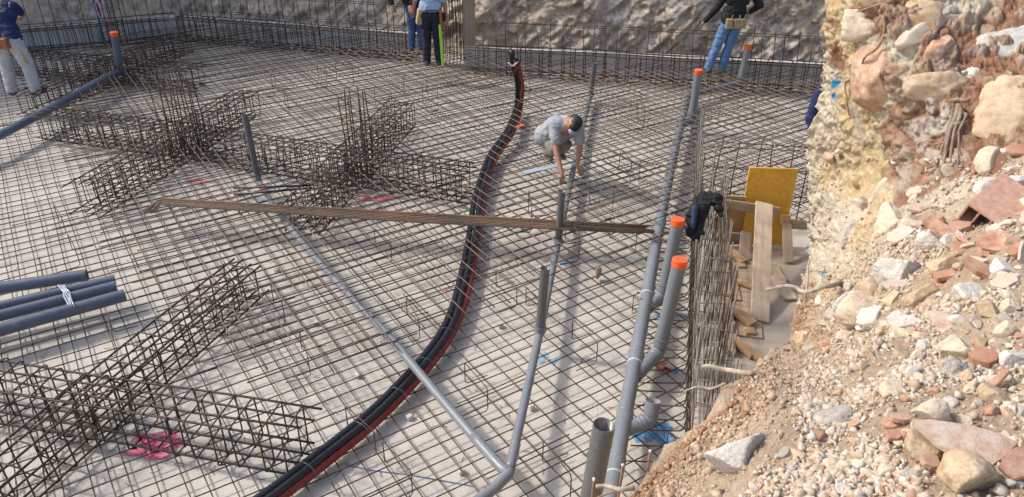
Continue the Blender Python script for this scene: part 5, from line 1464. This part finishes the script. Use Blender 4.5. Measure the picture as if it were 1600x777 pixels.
def belt(t, hip, ax, mt, bagmt, side=None, bags=((-.1, -.14), (.1, -.14)), z=.07, r=.142):
    ang = np.linspace(0, 2 * math.pi, 28, endpoint=False); P = hip + [0, 0, z] + np.c_[(r + .028) * np.cos(ang), (r - .006) * np.sin(ang), np.zeros(28)]
    b = MB().tube(P, .017, 6, closed=True).build('tool_belt', M[mt], t, smooth=True, local=True)
    for x, y in bags:
        c = hip + [x, y, z - .075]
        m = MB(); m.box(c, (.13, .07, .17), np.array(Euler((.15, 0, 0)).to_matrix()), bev=.02); m.box(c + [0, -.038, -.02], (.11, .02, .11), bev=.008); m.build('pouch', M[bagmt], b, local=True)
        MB().tube([c + [.02, -.02, .05], c + [.03, -.03, .15]], .010, 6).build('tool', M['steel_plain'], b, local=True)

# man in white trousers, far left, seen from behind
P1 = atZ(40, 150, .335)
J1 = standing(P1, lean=(-.10, .26), stance=.34, sc=1, arms=dict(L=((-.10, .02, -.27), (.02, .16, -.20)), R=((-.02, .22, -.18), (-.16, .18, -.08))), headoff=(-.04, .06, -.02))
def ex1(t, J, hip, ax):
    belt(t, hip, ax, 'leather_dark', 'leather', bags=((-.09, -.145), (.03, -.15)), z=.06)
    m = MB(); m.tube([hip + [.16, -.08, .0], hip + [.19, -.07, -.15], hip + [.24, -.06, -.35]], .012, 6); m.build('tape_measure', M['yellow'], t, smooth=True, local=True)
    c = (J['sL'] + J['sR']) / 2 * .86 + hip * .14
    m = MB()
    for k in range(4): m.tube(smooth_path([c + [-.15 + .02 * k, -.155 + .012 * k, .04 - .028 * k], c + [-.02, -.16 + .006 * k, .075 - .024 * k], c + [.12 - .02 * k, -.15 + .006 * k, .03 - .02 * k]], 4), .006, 5)
    m.build('shirt_print', M['emblem'], t, local=True)
person('man in navy shirt and white trousers with tool belt, back turned, at far left', J1, dict(shirt='navy', sleeve=.32, trousers='white_tr', loose=1.22, hem=np.array([0, .02, .04]), shoe='shoe'), P1, ex1, (-.2, 1, -.4))

# man in a light blue shirt
P2 = atZ(677, 103, .335)
J2 = standing(P2, lean=(0.0, .04), stance=.18, arms=dict(L=((-.08, .06, -.27), (-.05, .12, -.20)), R=((.05, -.02, -.28), (.03, -.02, -.25))))
def ex2(t, J, hip, ax):
    ang = np.linspace(0, 2 * math.pi, 24, endpoint=False); MB().tube(hip + [0, 0, .10] + np.c_[.146 * np.cos(ang), .124 * np.sin(ang), np.zeros(24)], .014, 6, closed=True).build('belt', M['leather_dark'], t, smooth=True, local=True)
    m = MB(); m.box(hip + [-.19, -.03, -.02], (.10, .13, .27), np.array(Euler((.05, .2, .3)).to_matrix()), bev=.025); m.build('pouch', M['glove'], t, local=True)
    m = MB(); m.box(hip + [.22, -.06, -.02], (.09, .10, .15), bev=.03); m.build('glove', M['black_cl'], t, local=True)
    m = MB(); m.box(hip + [.17, -.11, -.50], (.045, .03, .72), np.array(Euler((0, -.03, 0)).to_matrix()), bev=.004); m.build('green_strap', M['neon'], t, local=True)
    m = MB(); m.box(hip + [.185, -.10, -.02], (.05, .05, .28), bev=.01); m.build('hammer_handle', M['leather'], t, local=True)
person('man in light blue shirt and dark trousers with a hanging neon green strap', J2, dict(shirt='blue_shirt', sleeve=.4, untucked=False, trousers='navy_tr', shoe='shoe'), P2, ex2, (-.2, 1, -.3))

# man in dark jacket half hidden behind him
P3 = atZ(652, 80, .25)
J3 = standing(P3, lean=(-.22, -.02), stance=.16, arms=dict(L=((-.08, -.05, -.27), (.10, -.12, -.2)), R=((.06, -.06, -.27), (-.06, -.14, -.2))))
person('man in a dark jacket and blue jeans half hidden behind the man in light blue', J3, dict(shirt='black_cl', sleeve=.96, trousers='jeans_dark', shoe='shoe'), P3, None, (.5, -.6, -.3))

# man in black jacket and jeans
P4 = atZ(1116, 114, .335)
J4 = standing(P4, lean=(.06, .05), stance=.2, hipoff=(.20, .0), arms=dict(L=((-.15, .06, -.32), (-.14, .12, -.24)), R=((.17, -.04, -.24), (-.10, .16, -.14))))
def ex4(t, J, hip, ax):
    belt(t, hip, ax, 'leather_dark', 'leather_tan', bags=((-.09, -.14), (.03, -.15), (.13, -.12)), z=.06, r=.15)
    m = MB(); m.box(hip + [.0, -.165, .0], (.13, .05, .10), bev=.02); m.build('pouch', M['leather_dark'], t, local=True)
person('man in black jacket and faded jeans with tool belt, reaching for the starter bars', J4, dict(shirt='black_cl', sleeve=.97, trousers='jeans', shoe='shoe_tan'), P4, ex4, (-.2, 1, -.2))

# worker in navy almost hidden behind the rock face
P5 = np.array([3.98, 8.95, .06])
J5 = standing(P5, lean=(-.14, -.04), stance=.22, arms=dict(L=((-.06, -.05, -.28), (.06, -.14, -.22)), R=((.05, -.06, -.28), (-.06, -.14, -.22))), hipoff=(-.02, 0))
person('worker in navy clothes almost hidden behind the edge of the rock face', J5, dict(shirt='navy', sleeve=.97, trousers='navy_tr', shoe='shoe'), P5, None, (-.4, .8, -.2))

# dark jacket hung on the wall cage
jp = lambda px, py, d: atD(px, py, d)
c = [(jp(1088, 316, 7.5), jp(1120, 312, 7.5), .045, .05), (jp(1086, 324, 7.46), jp(1078, 362, 7.44), .045, .035), (jp(1092, 324, 7.44), jp(1093, 372, 7.42), .045, .03), (jp(1074, 345, 7.46), jp(1084, 372, 7.43), .022, .02), (jp(1100, 320, 7.43), jp(1100, 335, 7.42), .04, .03),
     (jp(1118, 314, 7.48), jp(1128, 328, 7.45), .04, .03), (jp(1122, 325, 7.44), jp(1127, 336, 7.43), .03, .025), (jp(1100, 308, 7.6), jp(1116, 309, 7.62), .045, .045), (jp(1080, 335, 7.45), jp(1096, 340, 7.43), .04, .035)]
o = link('jacket', blob_mesh('jacket', c, .009, 7, .03, 5), M['black_cl'], None, True); tag(o, 'dark jacket hung over the top of the wall cage', 'jacket')
m_, nt_, b_ = mat('jacket_blue', .85); b_.inputs['Base Color'].default_value = (.02, .035, .10, 1)
link('lining', blob_mesh('lining', [(jp(1086, 326, 7.38), jp(1083, 356, 7.39), .03, .02)], .009, 4, .01, 6), m_, o, True)
print('objects', len(bpy.data.objects))
